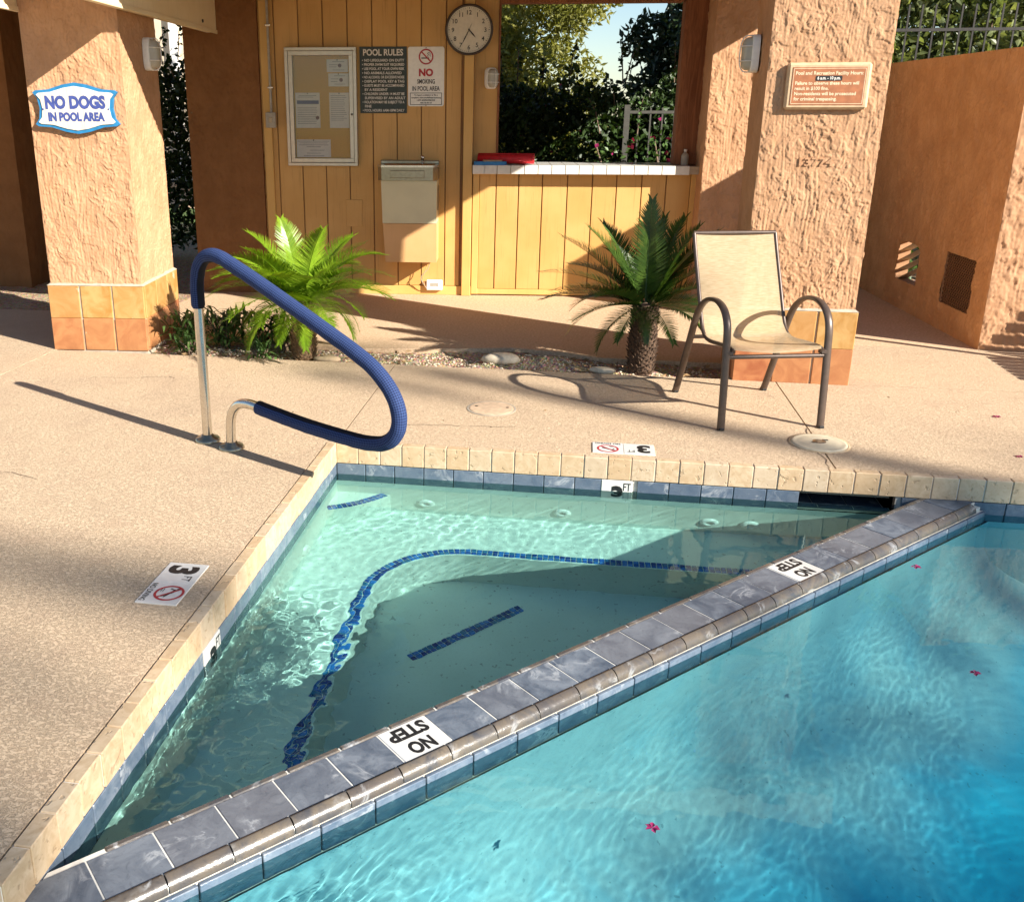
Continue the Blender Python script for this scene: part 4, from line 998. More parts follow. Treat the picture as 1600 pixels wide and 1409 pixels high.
# ---- conduit and switch box
cd = wempty('switch_box', -1.80, 0, 1.486, label='grey switch box with a conduit pipe at the left edge of plank wall', cat='switch')
MB().cbox(-0.045, 0.045, -0.075, -0.037, 0.0, 0.132, 0.005).build('casing', GREYPLASTIC, cd); MB().cbox(-0.016, 0.016, -0.081, -0.074, 0.045, 0.09, 0.002).build('toggle_plate', STEELD, cd)
MB().tube([(0.005, -0.052, 0.131), (0.005, -0.052, 1.35)], 0.011, 10).build('conduit', GREYPLASTIC, cd)
for z in (0.33, 0.84): MB().cbox(-0.018, 0.028, -0.066, -0.036, z, z + 0.018, 0.004).build('clamp', STEEL, cd)

# ---- bulkhead lights
def bulkhead(label, loc, rz, s=1.0, hh=0.11, ww=0.075):
    e = empty('bulkhead_light', loc, rz, label=label, cat='light', group='bulkhead lights'); e.scale = (s, s, s)
    def oval(k, y): return [(ww * k * math.copysign(abs(math.cos(t)) ** 0.55, math.cos(t)), y, hh * (k + (1 - k) * 0.25) * math.copysign(abs(math.sin(t)) ** 0.55, math.sin(t))) for t in np.linspace(0, 2 * math.pi, 33)[:-1]]
    def loft(rings, mat, nm):
        b = MB(); n = 32; v = sum(rings, []); f = []
        for r in range(len(rings) - 1): f += [(r * n + i, r * n + (i + 1) % n, (r + 1) * n + (i + 1) % n, (r + 1) * n + i) for i in range(n)]
        f.append(tuple((len(rings) - 1) * n + i for i in range(n))); b.add(v, f, 0, True); return b.build(nm, mat, e)
    loft([oval(1, 0), oval(1, -0.035), oval(0.96, -0.042), oval(0.84, -0.044)], WHITE, 'housing')
    loft([oval(0.84, -0.040), oval(0.80, -0.070), oval(0.62, -0.088), oval(0.3, -0.094)], LENS, 'lens')
    for z in (-0.042, 0.042):
        MB().tube(smooth_path([(-0.070, -0.042, z), (-0.066, -0.075, z), (-0.04, -0.098, z), (0, -0.103, z), (0.04, -0.098, z), (0.066, -0.075, z), (0.070, -0.042, z)], 3), 0.0035, 6).build('guard_bar', WHITE, e)
    MB().tube(smooth_path([(0, -0.042, -0.105), (0, -0.08, -0.10), (0, -0.102, -0.06), (0, -0.106, 0), (0, -0.102, 0.06), (0, -0.08, 0.10), (0, -0.042, 0.105)], 3), 0.0035, 6).build('guard_bar', WHITE, e)
    return e
a6 = R(6)
bulkhead('white caged bulkhead light on the pillar with the NO DOGS sign', (-2.488 + 0.660 * math.cos(a6) - 0.50 * math.sin(a6), 1.655 + 0.660 * math.sin(a6) + 0.50 * math.cos(a6), 2.01), R(96), 1.0)
bulkhead('white caged bulkhead light on the large pillar with the plaque', (2.205, 1.99, 1.965), R(-90.8), 1.0)
p = Wp(0.135, 0.05, 1.90); bulkhead('small white bulkhead light on the jamb beside the window', p, TH + R(38), 0.8)

# ---- signs on the pillars
nd = empty('no_dogs_sign', (-2.488 + 0.335 * math.cos(a6) + 0.014 * math.sin(a6), 1.655 + 0.335 * math.sin(a6) - 0.014 * math.cos(a6), 1.648), a6, label='blue edged white NO DOGS IN POOL AREA sign', cat='sign')
def crest(w, h):
    pts = []
    half = [(-1.0, 0.62), (-0.93, 0.70), (-0.62, 0.74), (-0.28, 0.92), (0.0, 1.0), (0.28, 0.92), (0.62, 0.74), (0.93, 0.70), (1.0, 0.62), (0.90, 0.40), (0.865, 0.0), (0.90, -0.40), (1.0, -0.62), (0.93, -0.70), (0.62, -0.74), (0.28, -0.92), (0, -1.0), (-0.28, -0.92), (-0.62, -0.74), (-0.93, -0.70), (-1.0, -0.62), (-0.90, -0.40), (-0.865, 0.0), (-0.90, 0.40)]
    return [(x * w, z * h) for x, z in half][::-1]
plate(crest(0.287, 0.162), 0.0, 0.024).build('blue_edge', SIGNBLUE, nd); plate(crest(0.262, 0.140), 0.0245, 0.030).build('board', SIGNFACE, nd)
mb = MB(); put_text(mb, 'NO DOGS', 0.076, 0.0, 0.002, -0.0312, w=0.41, bold=0.06); put_text(mb, 'IN POOL AREA', 0.052, 0.0, -0.078, -0.0312, w=0.385, bold=0.06)
for s in (-1, 1): mb.lathe([(0.006, 0.0305), (0.006, 0.0318), (0, 0.032)], 12, c=(0.222 * s, 0, -0.005), axis='Y')
mb.build('lettering', SIGNTXT, nd)
pq = empty('hours_plaque', (2.545, 1.608, 1.768), R(-0.8), label='copper coloured pool hours plaque in a tan frame', cat='sign')
MB().cbox(-0.228, 0.228, -0.030, 0.012, -0.128, 0.128, 0.014).build('frame', TANFRAME, pq); MB().cbox(-0.200, 0.200, -0.0325, -0.029, -0.103, 0.103, 0.001).build('panel', COPPER, pq)
mb = MB(); yy = -0.0332
for (a, b, c, e) in [(-0.195, 0.195, 0.094, 0.0965), (-0.195, 0.195, -0.0965, -0.094), (-0.195, -0.1925, -0.0965, 0.0965), (0.1925, 0.195, -0.0965, 0.0965)]: mb.add([(a, yy, c), (b, yy, c), (b, yy, e), (a, yy, e)], [(0, 1, 2, 3)])
put_text(mb, 'Pool and Recreation Facility Hours:', 0.019, 0.0, 0.062, yy, w=0.365, bold=0.022)
for i, t_ in enumerate(['Failure to observe these hours will', 'result in $100 fine.', 'Non-residents will be prosecuted', 'for criminal trespassing.']):
    put_text(mb, t_, 0.0185, -0.180, 0.008 - 0.0285 * i, yy, bold=0.022, align='L', w=(0.345, 0.185, 0.335, 0.235)[i])
mb.build('lettering', CREAMINK, pq)
hb = plate(rrect(-0.072, 0.072, 0.029, 0.056, 0.006), 0.0326, 0.0338).build('hours_band', BLACK, pq)
mb = MB(); put_text(mb, '6 a.m. - 10 p.m.', 0.017, 0.0, 0.036, -0.0345, w=0.125, bold=0.03); mb.build('hours_lettering', PAPER, hb)

# ---- things on the counter
zc = 1.1757
b = MB(); sp = []
for k in range(60):
    t = k / 59; a = -1.2 + t * 2 * math.pi * 2.4; r = 0.018 + 0.030 * t; sp.append((0, r * math.cos(a), r * math.sin(a)))
def spiral(L):
    v = []; n = len(sp)
    for x in (0, L):
        for (_, y, z) in sp: v.append((x, y, z))
        for (_, y, z) in sp:
            q = math.hypot(y, z); v.append((x, y * (1 - 0.010 / q), z * (1 - 0.010 / q)))
    f = []
    for i in range(n - 1):
        f += [(i, i + 1, 2 * n + i + 1, 2 * n + i), (n + i + 1, n + i, 3 * n + i, 3 * n + i + 1), (i + 1, i, n + i, n + i + 1), (2 * n + i, 2 * n + i + 1, 3 * n + i + 1, 3 * n + i)]
    f += [(n - 1, 2 * n - 1, 4 * n - 1, 3 * n - 1), (0, 2 * n, 3 * n, n)]
    return MB().add(v, f, 0, True)
tag(spiral(0.50).build('rolled_mat', REDFOAM, None, Wp(0.045, 0.04, zc + 0.050), (0, 0, TH - R(7))), 'rolled red foam mat lying on the white counter', 'mat')
b = MB(); b.prism(rrect(-0.145, 0.145, -0.09, 0.09, 0.03), 0.0, 0.030); tag(b.build('kickboard', BLUEFOAM, None, Wp(0.155, -0.025, zc), (0, 0, TH)), 'flat blue foam kickboard at the left end of the counter', 'kickboard')
b = MB(); b.prism(rrect(-0.085, 0.085, -0.05, 0.05, 0.02), 0.0, 0.010); tag(b.build('foam_pad', TANFRAME, None, Wp(0.175, -0.04, zc + 0.0305), (0, 0, TH + R(4))), 'thin tan foam pad on top of the blue kickboard', 'pad')
b = MB(); b.lathe([(0.0, 0), (0.030, 0.0), (0.032, 0.006), (0.032, 0.085), (0.022, 0.10), (0.012, 0.106), (0.012, 0.118)], 20); bo = b.build('pump_bottle', GREYPLASTIC, None, Wp(1.86, 0.02, zc))
tag(bo, 'small grey bottle at the shaded end of the counter', 'bottle'); MB().lathe([(0.014, 0.116), (0.014, 0.135), (0.0, 0.136)], 14).build('cap', WHITE, bo)

# ================================================================ OBJECTS ON THE DECK
# ---- handrail
hd = Vector((0.872, -0.489, 0)).normalized()
hr = empty('pool_handrail', (-0.669, -0.074, 0), math.atan2(hd.y, hd.x), label='steel pool handrail wrapped in a blue checked fabric cover', cat='handrail')
ctl = [(0, 0, 0.0), (0, 0, 0.35), (0, 0, 0.70), (0.001, 0, 0.81), (0.020, 0, 0.895), (0.066, 0, 0.952), (0.13, 0, 0.974), (0.20, 0, 0.967), (0.29, 0, 0.936), (0.44, 0, 0.882), (0.80, 0, 0.742), (1.08, 0, 0.628), (1.20, 0, 0.558), (1.275, 0, 0.478),
       (1.306, 0, 0.392), (1.288, 0, 0.312), (1.225, 0, 0.258), (1.13, 0, 0.236), (1.0, 0, 0.231), (0.74, 0, 0.236), (0.50, 0, 0.252), (0.39, 0, 0.262), (0.33, 0, 0.263), (0.27, 0, 0.250), (0.222, 0, 0.212), (0.196, 0, 0.155), (0.188, 0, 0.07), (0.187, 0, 0.0)]
hp = smooth_path(ctl, 6)
MB().tube(hp, 0.0245, 16, up=(0, 1, 0)).build('steel_tube', STEEL, hr)
i0 = min(range(len(hp)), key=lambda i: (hp[i] - Vector((0, 0, 0.70))).length); i1 = min(range(len(hp)), key=lambda i: (hp[i] - Vector((0.40, 0, 0.262))).length)
cpth = smooth_path(hp[i0:i1 + 1], 2); n = 24; V = []; UVs = []; s = 0.0
for i, p in enumerate(cpth):
    if i: s += (p - cpth[i - 1]).length
    T = (cpth[min(i + 1, len(cpth) - 1)] - cpth[max(i - 1, 0)]).normalized(); a = Vector((0, 1, 0)); b_ = T.cross(a)
    wr = 1 + 0.04 * math.sin(s * 61) * math.sin(s * 23 + 1)
    rr = 0.0345 * (0.80 if i in (0, len(cpth) - 1) else 1.0)
    for k in range(n + 1):
        t = 2 * math.pi * k / n; o = a * math.cos(t) * rr + b_ * math.sin(t) * rr * (wr if math.sin(t) * b_.z < 0 else 1.0)
        V.append(p + o); UVs.append((s, k / n))
Fq = [(i * (n + 1) + k, i * (n + 1) + k + 1, (i + 1) * (n + 1) + k + 1, (i + 1) * (n + 1) + k) for i in range(len(cpth) - 1) for k in range(n)]
me = bpy.data.meshes.new('fabric_cover'); me.from_pydata(V, [], Fq); me.materials.append(GINGHAM); uvl = me.uv_layers.new(name='UVMap')
for lp_ in me.loops: uvl.data[lp_.index].uv = UVs[lp_.vertex_index]
me.polygons.foreach_set('use_smooth', [True] * len(Fq)); link('fabric_cover', me, hr)
for x in (0.0, 0.187):
    MB().lathe([(0.066, 0.0), (0.066, 0.008), (0.058, 0.018), (0.034, 0.024), (0.030, 0.034), (0.025, 0.036)], 32).build('escutcheon', STEELD, hr, (x, 0, 0.0))

# ---- patio chair
ch = empty('patio_chair', (2.261, 0.62, 0), R(14.0), label='beige mesh sling patio chair with bronze arched arms', cat='chair')
side = [(0, 0.0, 0.0), (0, 0.018, 0.25), (0, 0.035, 0.44), (0, 0.052, 0.555), (0, 0.10, 0.622), (0, 0.175, 0.655), (0, 0.26, 0.66), (0, 0.36, 0.640), (0, 0.45, 0.585), (0, 0.51, 0.50), (0, 0.555, 0.40), (0, 0.62, 0.25), (0, 0.735, 0.0)]
for x in (-0.277, 0.277):
    b = MB(); b.tube(smooth_path([(0.0, y, z) for _, y, z in side], 6), 0.0215, 14, flat=0.6, up=(1, 0, 0)); b.build('arm_leg_frame', FRAME, ch, (x, 0, 0))
prof = [(0.02, 0.425), (0.06, 0.436), (0.20, 0.425), (0.34, 0.410), (0.42, 0.415), (0.47, 0.445), (0.51, 0.50), (0.60, 0.67), (0.70, 0.86), (0.745, 0.955)]
pp = smooth_path([(0, y, z) for y, z in prof], 5)
for x in (-0.243, 0.243):
    MB().tube([(x, q.y, q.z) for q in pp], 0.0115, 10, up=(1, 0, 0)).build('sling_rail', FRAME, ch)
V = []; m_ = 17
for i, q in enumerate(pp):
    for k in range(m_):
        f_ = k / (m_ - 1) * 2 - 1; T = (pp[min(i + 1, len(pp) - 1)] - pp[max(i - 1, 0)]).normalized(); nn_ = Vector((0, -T.z, T.y)); sag = 0.020 * (1 - f_ * f_)
        if nn_.z < 0 and abs(nn_.z) > 0.3: nn_ = -nn_
        V.append((f_ * 0.2445, q.y + (sag if T.z > 0.5 else 0) * 0.7 , q.z + 0.012 - (sag if T.z <= 0.5 else 0.0)))
Fq = [(i * m_ + k, i * m_ + k + 1, (i + 1) * m_ + k + 1, (i + 1) * m_ + k) for i in range(len(pp) - 1) for k in range(m_ - 1)]
b = MB(); b.add(V, Fq, 0, True); b.build('sling', SLING, ch)
MB().tube([(-0.27, 0.036, 0.395), (0.27, 0.036, 0.395)], 0.0125, 10).build('front_rail', FRAME, ch)
MB().tube([(-0.27, 0.56, 0.385), (0.27, 0.56, 0.385)], 0.0115, 10).build('rear_rail', FRAME, ch)
MB().tube([(-0.245, 0.748, 0.958), (0.245, 0.748, 0.958)], 0.0125, 10).build('top_rail', FRAME, ch)
for x in (-0.26, 0.26):
    MB().cbox(x - 0.022, x + 0.022, 0.02, 0.06, 0.405, 0.428, 0.004).build('bracket', FRAME, ch)
    for y in (0.0, 0.735): MB().cbox(x * 1.065 - 0.014, x * 1.065 + 0.014, y - 0.021, y + 0.021, 0.0, 0.014, 0.003).build('foot_cap', BLACK, ch)

# ---- depth markers in the deck, the wall and on the ledge
def marker_deck(loc, rz, label):
    e = empty('depth_marker', loc, rz, label=label, cat='marker', group='depth markers in the deck')
    MB().cbox(-0.155, -0.001, -0.077, 0.077, -0.002, 0.0045, 0.001).build('number_tile', WHITEM, e); MB().cbox(0.001, 0.155, -0.077, 0.077, -0.002, 0.0045, 0.001).build('symbol_tile', WHITEM, e)
    mb = MB(); z = 0.0052
    put_text(mb, '3', 0.105, -0.100, -0.052, z, w=0.066, bold=0.05, floor=True); put_text(mb, 'FT', 0.034, -0.036, 0.020, z, w=0.036, bold=0.005, floor=True)
    put_text(mb, 'NO DIVING', 0.022, 0.078, -0.070, z, w=0.128, bold=0.02, floor=True)
    # diver figure
    for (x0, y0, x1, y1, w) in [(0.052, 0.036, 0.078, 0.022, 0.006), (0.078, 0.022, 0.104, -0.004, 0.004), (0.056, 0.034, 0.046, 0.012, 0.003), (0.078, 0.022, 0.108, 0.008, 0.003)]:
        d_ = Vector((x1 - x0, y1 - y0)).normalized(); n_ = Vector((-d_.y, d_.x)) * w
        mb.add([(x0 - n_.x, y0 - n_.y, z), (x1 - n_.x, y1 - n_.y, z), (x1 + n_.x, y1 + n_.y, z), (x0 + n_.x, y0 + n_.y, z)], [(0, 1, 2, 3)])
    mb.lathe([(0.006, z), (0, z + 0.0001)], 12, c=(0.046, 0.041, 0), smooth=False)
    for k in range(3): mb.add([(0.048, -0.012 - 0.008 * k, z), (0.07, -0.012 - 0.008 * k, z), (0.07, -0.009 - 0.008 * k, z), (0.048, -0.009 - 0.008 * k, z)], [(0, 1, 2, 3)])
    mb.build('black_print', BLACK, e, kind='stuff')
    b = MB(); vs = []; fs = []
    for k in range(40):
        t = 2 * math.pi * k / 40; vs += [(0.078 + 0.045 * math.cos(t), 0.018 + 0.045 * math.sin(t), z + .0003), (0.078 + 0.0545 * math.cos(t), 0.018 + 0.0545 * math.sin(t), z + .0003)]
    b.add(vs, [(2 * k, 2 * k + 1, 2 * ((k + 1) % 40) + 1, 2 * ((k + 1) % 40)) for k in range(40)])
    q = Vector((1, -1)).normalized(); n_ = Vector((1, 1)).normalized() * 0.0042
    b.add([(0.078 + q.x * s_ * .047 + n_.x * g_, 0.018 + q.y * s_ * .047 + n_.y * g_, z + .0004) for s_, g_ in ((-1, -1), (1, -1), (1, 1), (-1, 1))], [(0, 1, 2, 3)])
    b.build('red_symbol', RED, e)
marker_deck((1.465, 0.155, 0), R(180), 'white 3 FT NO DIVING deck marker in front of the far coping')
marker_deck((-0.203, -1.597, 0), R(-90), 'white 3 FT NO DIVING deck marker beside the long side coping')
def marker_wall(loc, rz, label):
    e = empty('depth_tile', loc, rz, label=label, cat='marker', group='depth tiles at the waterline')
    MB().cbox(-0.0755, 0.0755, -0.003, 0.014, -0.150, 0.0, 0.002).build('white_tile', WHITEM, e)
    mb = MB(); put_text(mb, '3', 0.092, 0.002, -0.122, -0.0042, w=0.058, bold=0.05); put_text(mb, 'FT', 0.042, 0.050, -0.052, -0.0042, w=0.036, bold=0.005); mb.build('black_print', BLACK, e)
marker_wall((1.437, 0.0, -0.112), 0, 'white 3 FT waterline tile on the far spa wall')
marker_wall((0.0, -P6 * 11.5, -0.112), R(90), 'white 3 FT waterline tile on the side spa wall')
for k, lab in ((5, 'white NO STEP tile on the divider ledge close to the spa mosaic line'), (16, 'white NO STEP tile on the divider ledge toward the far skimmer')):
    c = Vector((0, -DIVC, LIP)) + Matrix.Rotation(R(45), 3, 'Z') @ Vector((OFF + PT * (k + 0.5), -TW / 2 - 0.010, 0))
    e = empty('warning_tile', c, R(225), label=lab, cat='marker', group='warning tiles on the ledge')
    MB().cbox(-0.083, 0.083, -0.0765, 0.0765, -0.02, 0.0012, 0.002).build('white_tile', WHITEM, e)
    mb = MB(); put_text(mb, 'NO', 0.052, -0.0, 0.012, 0.0019, w=0.085, bold=0.045, floor=True); put_text(mb, 'STEP', 0.052, 0.0, -0.062, 0.0019, w=0.135, bold=0.045, floor=True); mb.build('lettering', BLACK, e)

# ---- lids and drains
e = empty('deck_manhole', (0.739, 0.728, 0), label='round deck lid coated like the deck between handrail and chair', cat='lid')
MB().lathe([(0.128, 0.001), (0.128, 0.0045), (0.120, 0.006), (0, 0.006)], 44, smooth=False).build('cover', LIDC, e); MB().lathe([(0.142, 0.0005), (0.142, 0.003), (0.131, 0.0035), (0.131, 0.0008)], 44, smooth=False).build('rim', GROUT_D, e)
for s in (-1, 1): MB().lathe([(0.009, 0.006), (0.009, 0.0072), (0, 0.0073)], 14, c=(0.09 * s, 0.02, 0), smooth=False).build('screw', CLOCKRIM, e)
e = empty('deck_manhole', (2.465, 0.412, 0), label='round cream plastic skimmer lid in front of the chair', cat='lid')
MB().lathe([(0.138, 0.001), (0.138, 0.006), (0.125, 0.010), (0.116, 0.008), (0.10, 0.011), (0.055, 0.013), (0.0, 0.013)], 48).build('cover', LIDM, e); MB().lathe([(0.150, 0.0005), (0.150, 0.004), (0.140, 0.0045)], 48).build('rim', TRAV, e)
MB().lathe([(0.034, 0.013), (0.030, 0.0145), (0.012, 0.0145), (0, 0.0142)], 24).build('centre_cap', STEELD, e)
for (dx, dy) in ((-0.028, -0.024), (0.034, 0.024)): MB().box(dx - 0.014, dx + 0.014, dy - 0.006, dy + 0.006, 0.0132, 0.0148).build('finger_slot', BLACK, e)

# ---- stones beside the bed
def stone(loc, r, sq, label, mat, seed):
    b = MB(); rr_ = np.random.default_rng(seed); n = 14; prof = [(0.0, -0.3), (0.8, -0.28), (1.0, 0.0), (0.92, 0.28), (0.6, 0.46), (0.0, 0.5)]; vs = []; fs = []
    jit = 1 + 0.12 * np.array([math.sin(2 * math.pi * k / n * 2 + seed) + 0.6 * math.sin(2 * math.pi * k / n * 3 + seed * 2) for k in range(n)])
    for (a, z) in prof:
        for k in range(n): t = 2 * math.pi * k / n; vs.append((a * r * jit[k] * math.cos(t), a * r * jit[k] * math.sin(t) * sq, z * r * 0.55))
    for i in range(len(prof) - 1): fs += [(i * n + k, i * n + (k + 1) % n, (i + 1) * n + (k + 1) % n, (i + 1) * n + k) for k in range(n)]
    b.add(vs, fs, 0, True); tag(b.build('garden_stone', mat, None, loc), label, 'stone')
stone((1.385, 1.69, 0.0), 0.085, 0.6, 'flat pale stone at the foot of the dark sago palm', STONE, 3)
stone((0.70, 1.86, 0.005), 0.15, 0.5, 'long whitish stone half buried in the planting bed', STONE, 5)
stone((-0.50, 1.72, -0.01), 0.09, 0.7, 'round tan stone beside the trunk of the bright sago palm', FLAG, 8)

# ================================================================ PLANTS
def frond_mesh(name, L, bend, mat, npair=58, lm=0.135, vee=28, seed=0, wl=0.013):
    r = random.Random(seed); V = []; Q = []; x = z = 0.0; P = []; a = 0.0
    N = 24
    for i in range(N + 1):
        P.append((x, z)); t = i / N; a = -bend * t ** 1.3
        x += L / N * math.cos(a); z += L / N * math.sin(a)
    def at(t):
        f = t * N; i = min(int(f), N - 1); k = f - i
        return P[i][0] + (P[i + 1][0] - P[i][0]) * k, P[i][1] + (P[i + 1][1] - P[i][1]) * k, math.atan2(P[i + 1][1] - P[i][1], P[i + 1][0] - P[i][0])
    for i in range(N):                      # rachis, a thin three-sided rod
        for (xx, zz, t) in ((P[i][0], P[i][1], i / N), (P[i + 1][0], P[i + 1][1], (i + 1) / N)):
            w = 0.0065 * (1 - t) + 0.0015; V += [(xx, -w, zz), (xx, w, zz), (xx, 0, zz - w)]
        b = len(V) - 6; Q += [(b, b + 3, b + 4, b + 1), (b + 1, b + 4, b + 5, b + 2), (b + 2, b + 5, b + 3, b)]
    for i in range(npair):
        t = 0.10 + 0.90 * (i + 0.5) / npair; xx, zz, an = at(t)
        prof = math.sin(math.pi * min(1, 0.18 + 0.82 * t) ** 0.8) ** 0.6 if t < 0.97 else 0.35
        ll = lm * max(0.28, prof) * r.uniform(0.92, 1.06)
        sw = R(74 - 36 * t + r.uniform(-4, 4)); ve = R(vee + r.uniform(-5, 5))
        for s in (-1, 1):
            d = Vector((math.cos(sw), s * math.sin(sw) * math.cos(ve), math.sin(sw) * math.sin(ve)))
            d = Matrix.Rotation(-an, 3, 'Y') @ d
            wv = Matrix.Rotation(-an, 3, 'Y') @ Vector((math.sin(sw), -s * math.cos(sw), 0.25)) * wl
            p0 = Vector((xx, s * 0.003, zz)); p1 = p0 + d * ll * 0.45 + Vector((0, 0, 0.003)); p2 = p0 + d * ll + Vector((0, 0, -0.05 * ll))
            b = len(V); V += [p0 - wv * .45, p0 + wv * .45, p1 - wv * .5, p1 + wv * .5, p2 - wv * .08, p2 + wv * .08]
            Q += [(b, b + 1, b + 3, b + 2), (b + 2, b + 3, b + 5, b + 4)]
    return np_mesh(name, [tuple(v) for v in V], Q, mat)

def sago(loc, label, th, tr, mat, fronds, seed, tmat=TRUNK):
    r = random.Random(seed); e = empty('sago_palm', loc, label=label, cat='palm')
    V = []; Q = []; n = 16; rows = 18                     # core plus spiral of leaf-base scales
    b = MB(); b.lathe([(tr * 0.85, -0.05), (tr * 0.9, 0.0), (tr, th * 0.5), (tr * 0.92, th * 0.9), (tr * 0.3, th * 1.02), (0, th * 1.04)], 18)
    for k in range(430):
        t = (k + 0.5) / 430; z = t * th; a = k * 2.399963; rr = tr * (0.9 + 0.1 * math.sin(math.pi * t)); o = Vector((math.cos(a), math.sin(a), 0)); s = Vector((-o.y, o.x, 0))
        w = 0.009 * r.uniform(.6, 1.4); l = r.uniform(0.012, 0.04); base = o * (rr - 0.006) + Vector((0, 0, z)); tip = base + o * l * 0.75 + Vector((0, 0, l * r.uniform(0.3, 1.0)))
        b.add([base - s * w, base + s * w, tip + s * w * .45, tip - s * w * .45, base - s * w + Vector((0, 0, -.016)), base + s * w + Vector((0, 0, -.016))], [(0, 1, 2, 3), (4, 5, 2, 3), (4, 3, 0), (1, 2, 5)])
    b.build('trunk', tmat, e)
    ms = [frond_mesh('frond', 1.0, R(bd), mat, 64, 0.235, vee=v, seed=i + seed) for i, (bd, v) in enumerate([(42, 26), (68, 20), (88, 16), (24, 30)])]
    for (az, el, L, k) in fronds:
        o = link('frond', ms[k], e, (0.03 * math.cos(R(az)), 0.03 * math.sin(R(az)), th * 0.99), (0, 0, 0), (L, L, L))
        o.rotation_euler = (Matrix.Rotation(R(az), 4, 'Z') @ Matrix.Rotation(R(-el), 4, 'Y') @ Matrix.Rotation(R(r.uniform(-14, 14)), 4, 'X')).to_euler()
    return e
r_ = random.Random(4)
fl = []
for k in range(6): fl.append((k * 60 + r_.uniform(-14, 14), r_.uniform(60, 78), r_.uniform(0.58, 0.68), 0))
for k in range(14): fl.append((k * 25.7 + 10 + r_.uniform(-8, 8), r_.uniform(42, 58), r_.uniform(0.62, 0.72), 1))
for k in range(14): fl.append((k * 25.7 + r_.uniform(-8, 8), r_.uniform(22, 36), r_.uniform(0.60, 0.70), 1))
for k in range(12): fl.append((k * 30 + 20 + r_.uniform(-10, 10), r_.uniform(0, 12), r_.uniform(0.46, 0.56), 2))
sago((-0.685, 1.79, -0.03), 'bright green sago palm in full sun between pillar and handrail', 0.40, 0.085, FROND, fl, 5)
fl = [(92, 80, 0.70, 3), (60, 62, 0.68, 3), (30, 54, 0.66, 3), (128, 58, 0.66, 3), (160, 46, 0.70, 3), (178, 34, 0.70, 0), (198, 28, 0.64, 0), (186, 20, 0.66, 0), (15, 44, 0.66, 0), (48, 44, 0.68, 0), (80, 50, 0.66, 0), (112, 44, 0.64, 0), (142, 36, 0.64, 0),
      (215, 12, 0.54, 0), (240, -4, 0.38, 1), (268, -14, 0.30, 2), (288, 4, 0.44, 1), (312, 14, 0.52, 1), (340, 20, 0.54, 1), (0, 30, 0.62, 0), (330, 38, 0.5, 0), (205, -16, 0.44, 1), (178, 4, 0.54, 1), (30, 16, 0.58, 1), (75, 18, 0.56, 1), (150, 16, 0.60, 1),
      (100, 30, 0.6, 0), (65, 32, 0.62, 0), (225, 30, 0.5, 0), (350, 8, 0.5, 1), (165, 62, 0.62, 3), (75, 72, 0.62, 3), (20, 68, 0.60, 3)]
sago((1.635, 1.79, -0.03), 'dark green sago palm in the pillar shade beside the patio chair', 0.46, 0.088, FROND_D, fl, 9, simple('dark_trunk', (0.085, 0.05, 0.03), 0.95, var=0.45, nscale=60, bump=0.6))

def leaves(C, S, aspect, mat, name, droop=0.0, seed=0, D=None):
    """one diamond per point C, length S"""
    g = np.random.default_rng(seed); n = len(C)
    if D is None: D = g.normal(size=(n, 3)); D[:, 2] -= droop
    D = D / np.linalg.norm(D, axis=1)[:, None]; A = g.normal(size=(n, 3)); B = np.cross(D, A); B /= np.linalg.norm(B, axis=1)[:, None]; Nn = np.cross(D, B)
    S = np.broadcast_to(S, (n,))[:, None]
    V = np.stack([C, C + D * S * .5 + B * S * aspect + Nn * S * .06, C + D * S, C + D * S * .5 - B * S * aspect + Nn * S * .06], 1).reshape(-1, 3)
    return np_mesh(name, V, np.arange(4 * n).reshape(n, 4), mat)

def cloud(g, blobs, n):
    """points in the shells of ellipsoid clumps"""
    w = np.array([b[3] * b[4] * b[5] for b in blobs]) ** 0.7; k = g.choice(len(blobs), n, p=w / w.sum()); B = np.array(blobs)[k]
    d = g.normal(size=(n, 3)); d /= np.linalg.norm(d, axis=1)[:, None]; r = g.uniform(0.35, 1.0, n) ** 0.5
    return B[:, :3] + d * B[:, 3:6] * r[:, None]

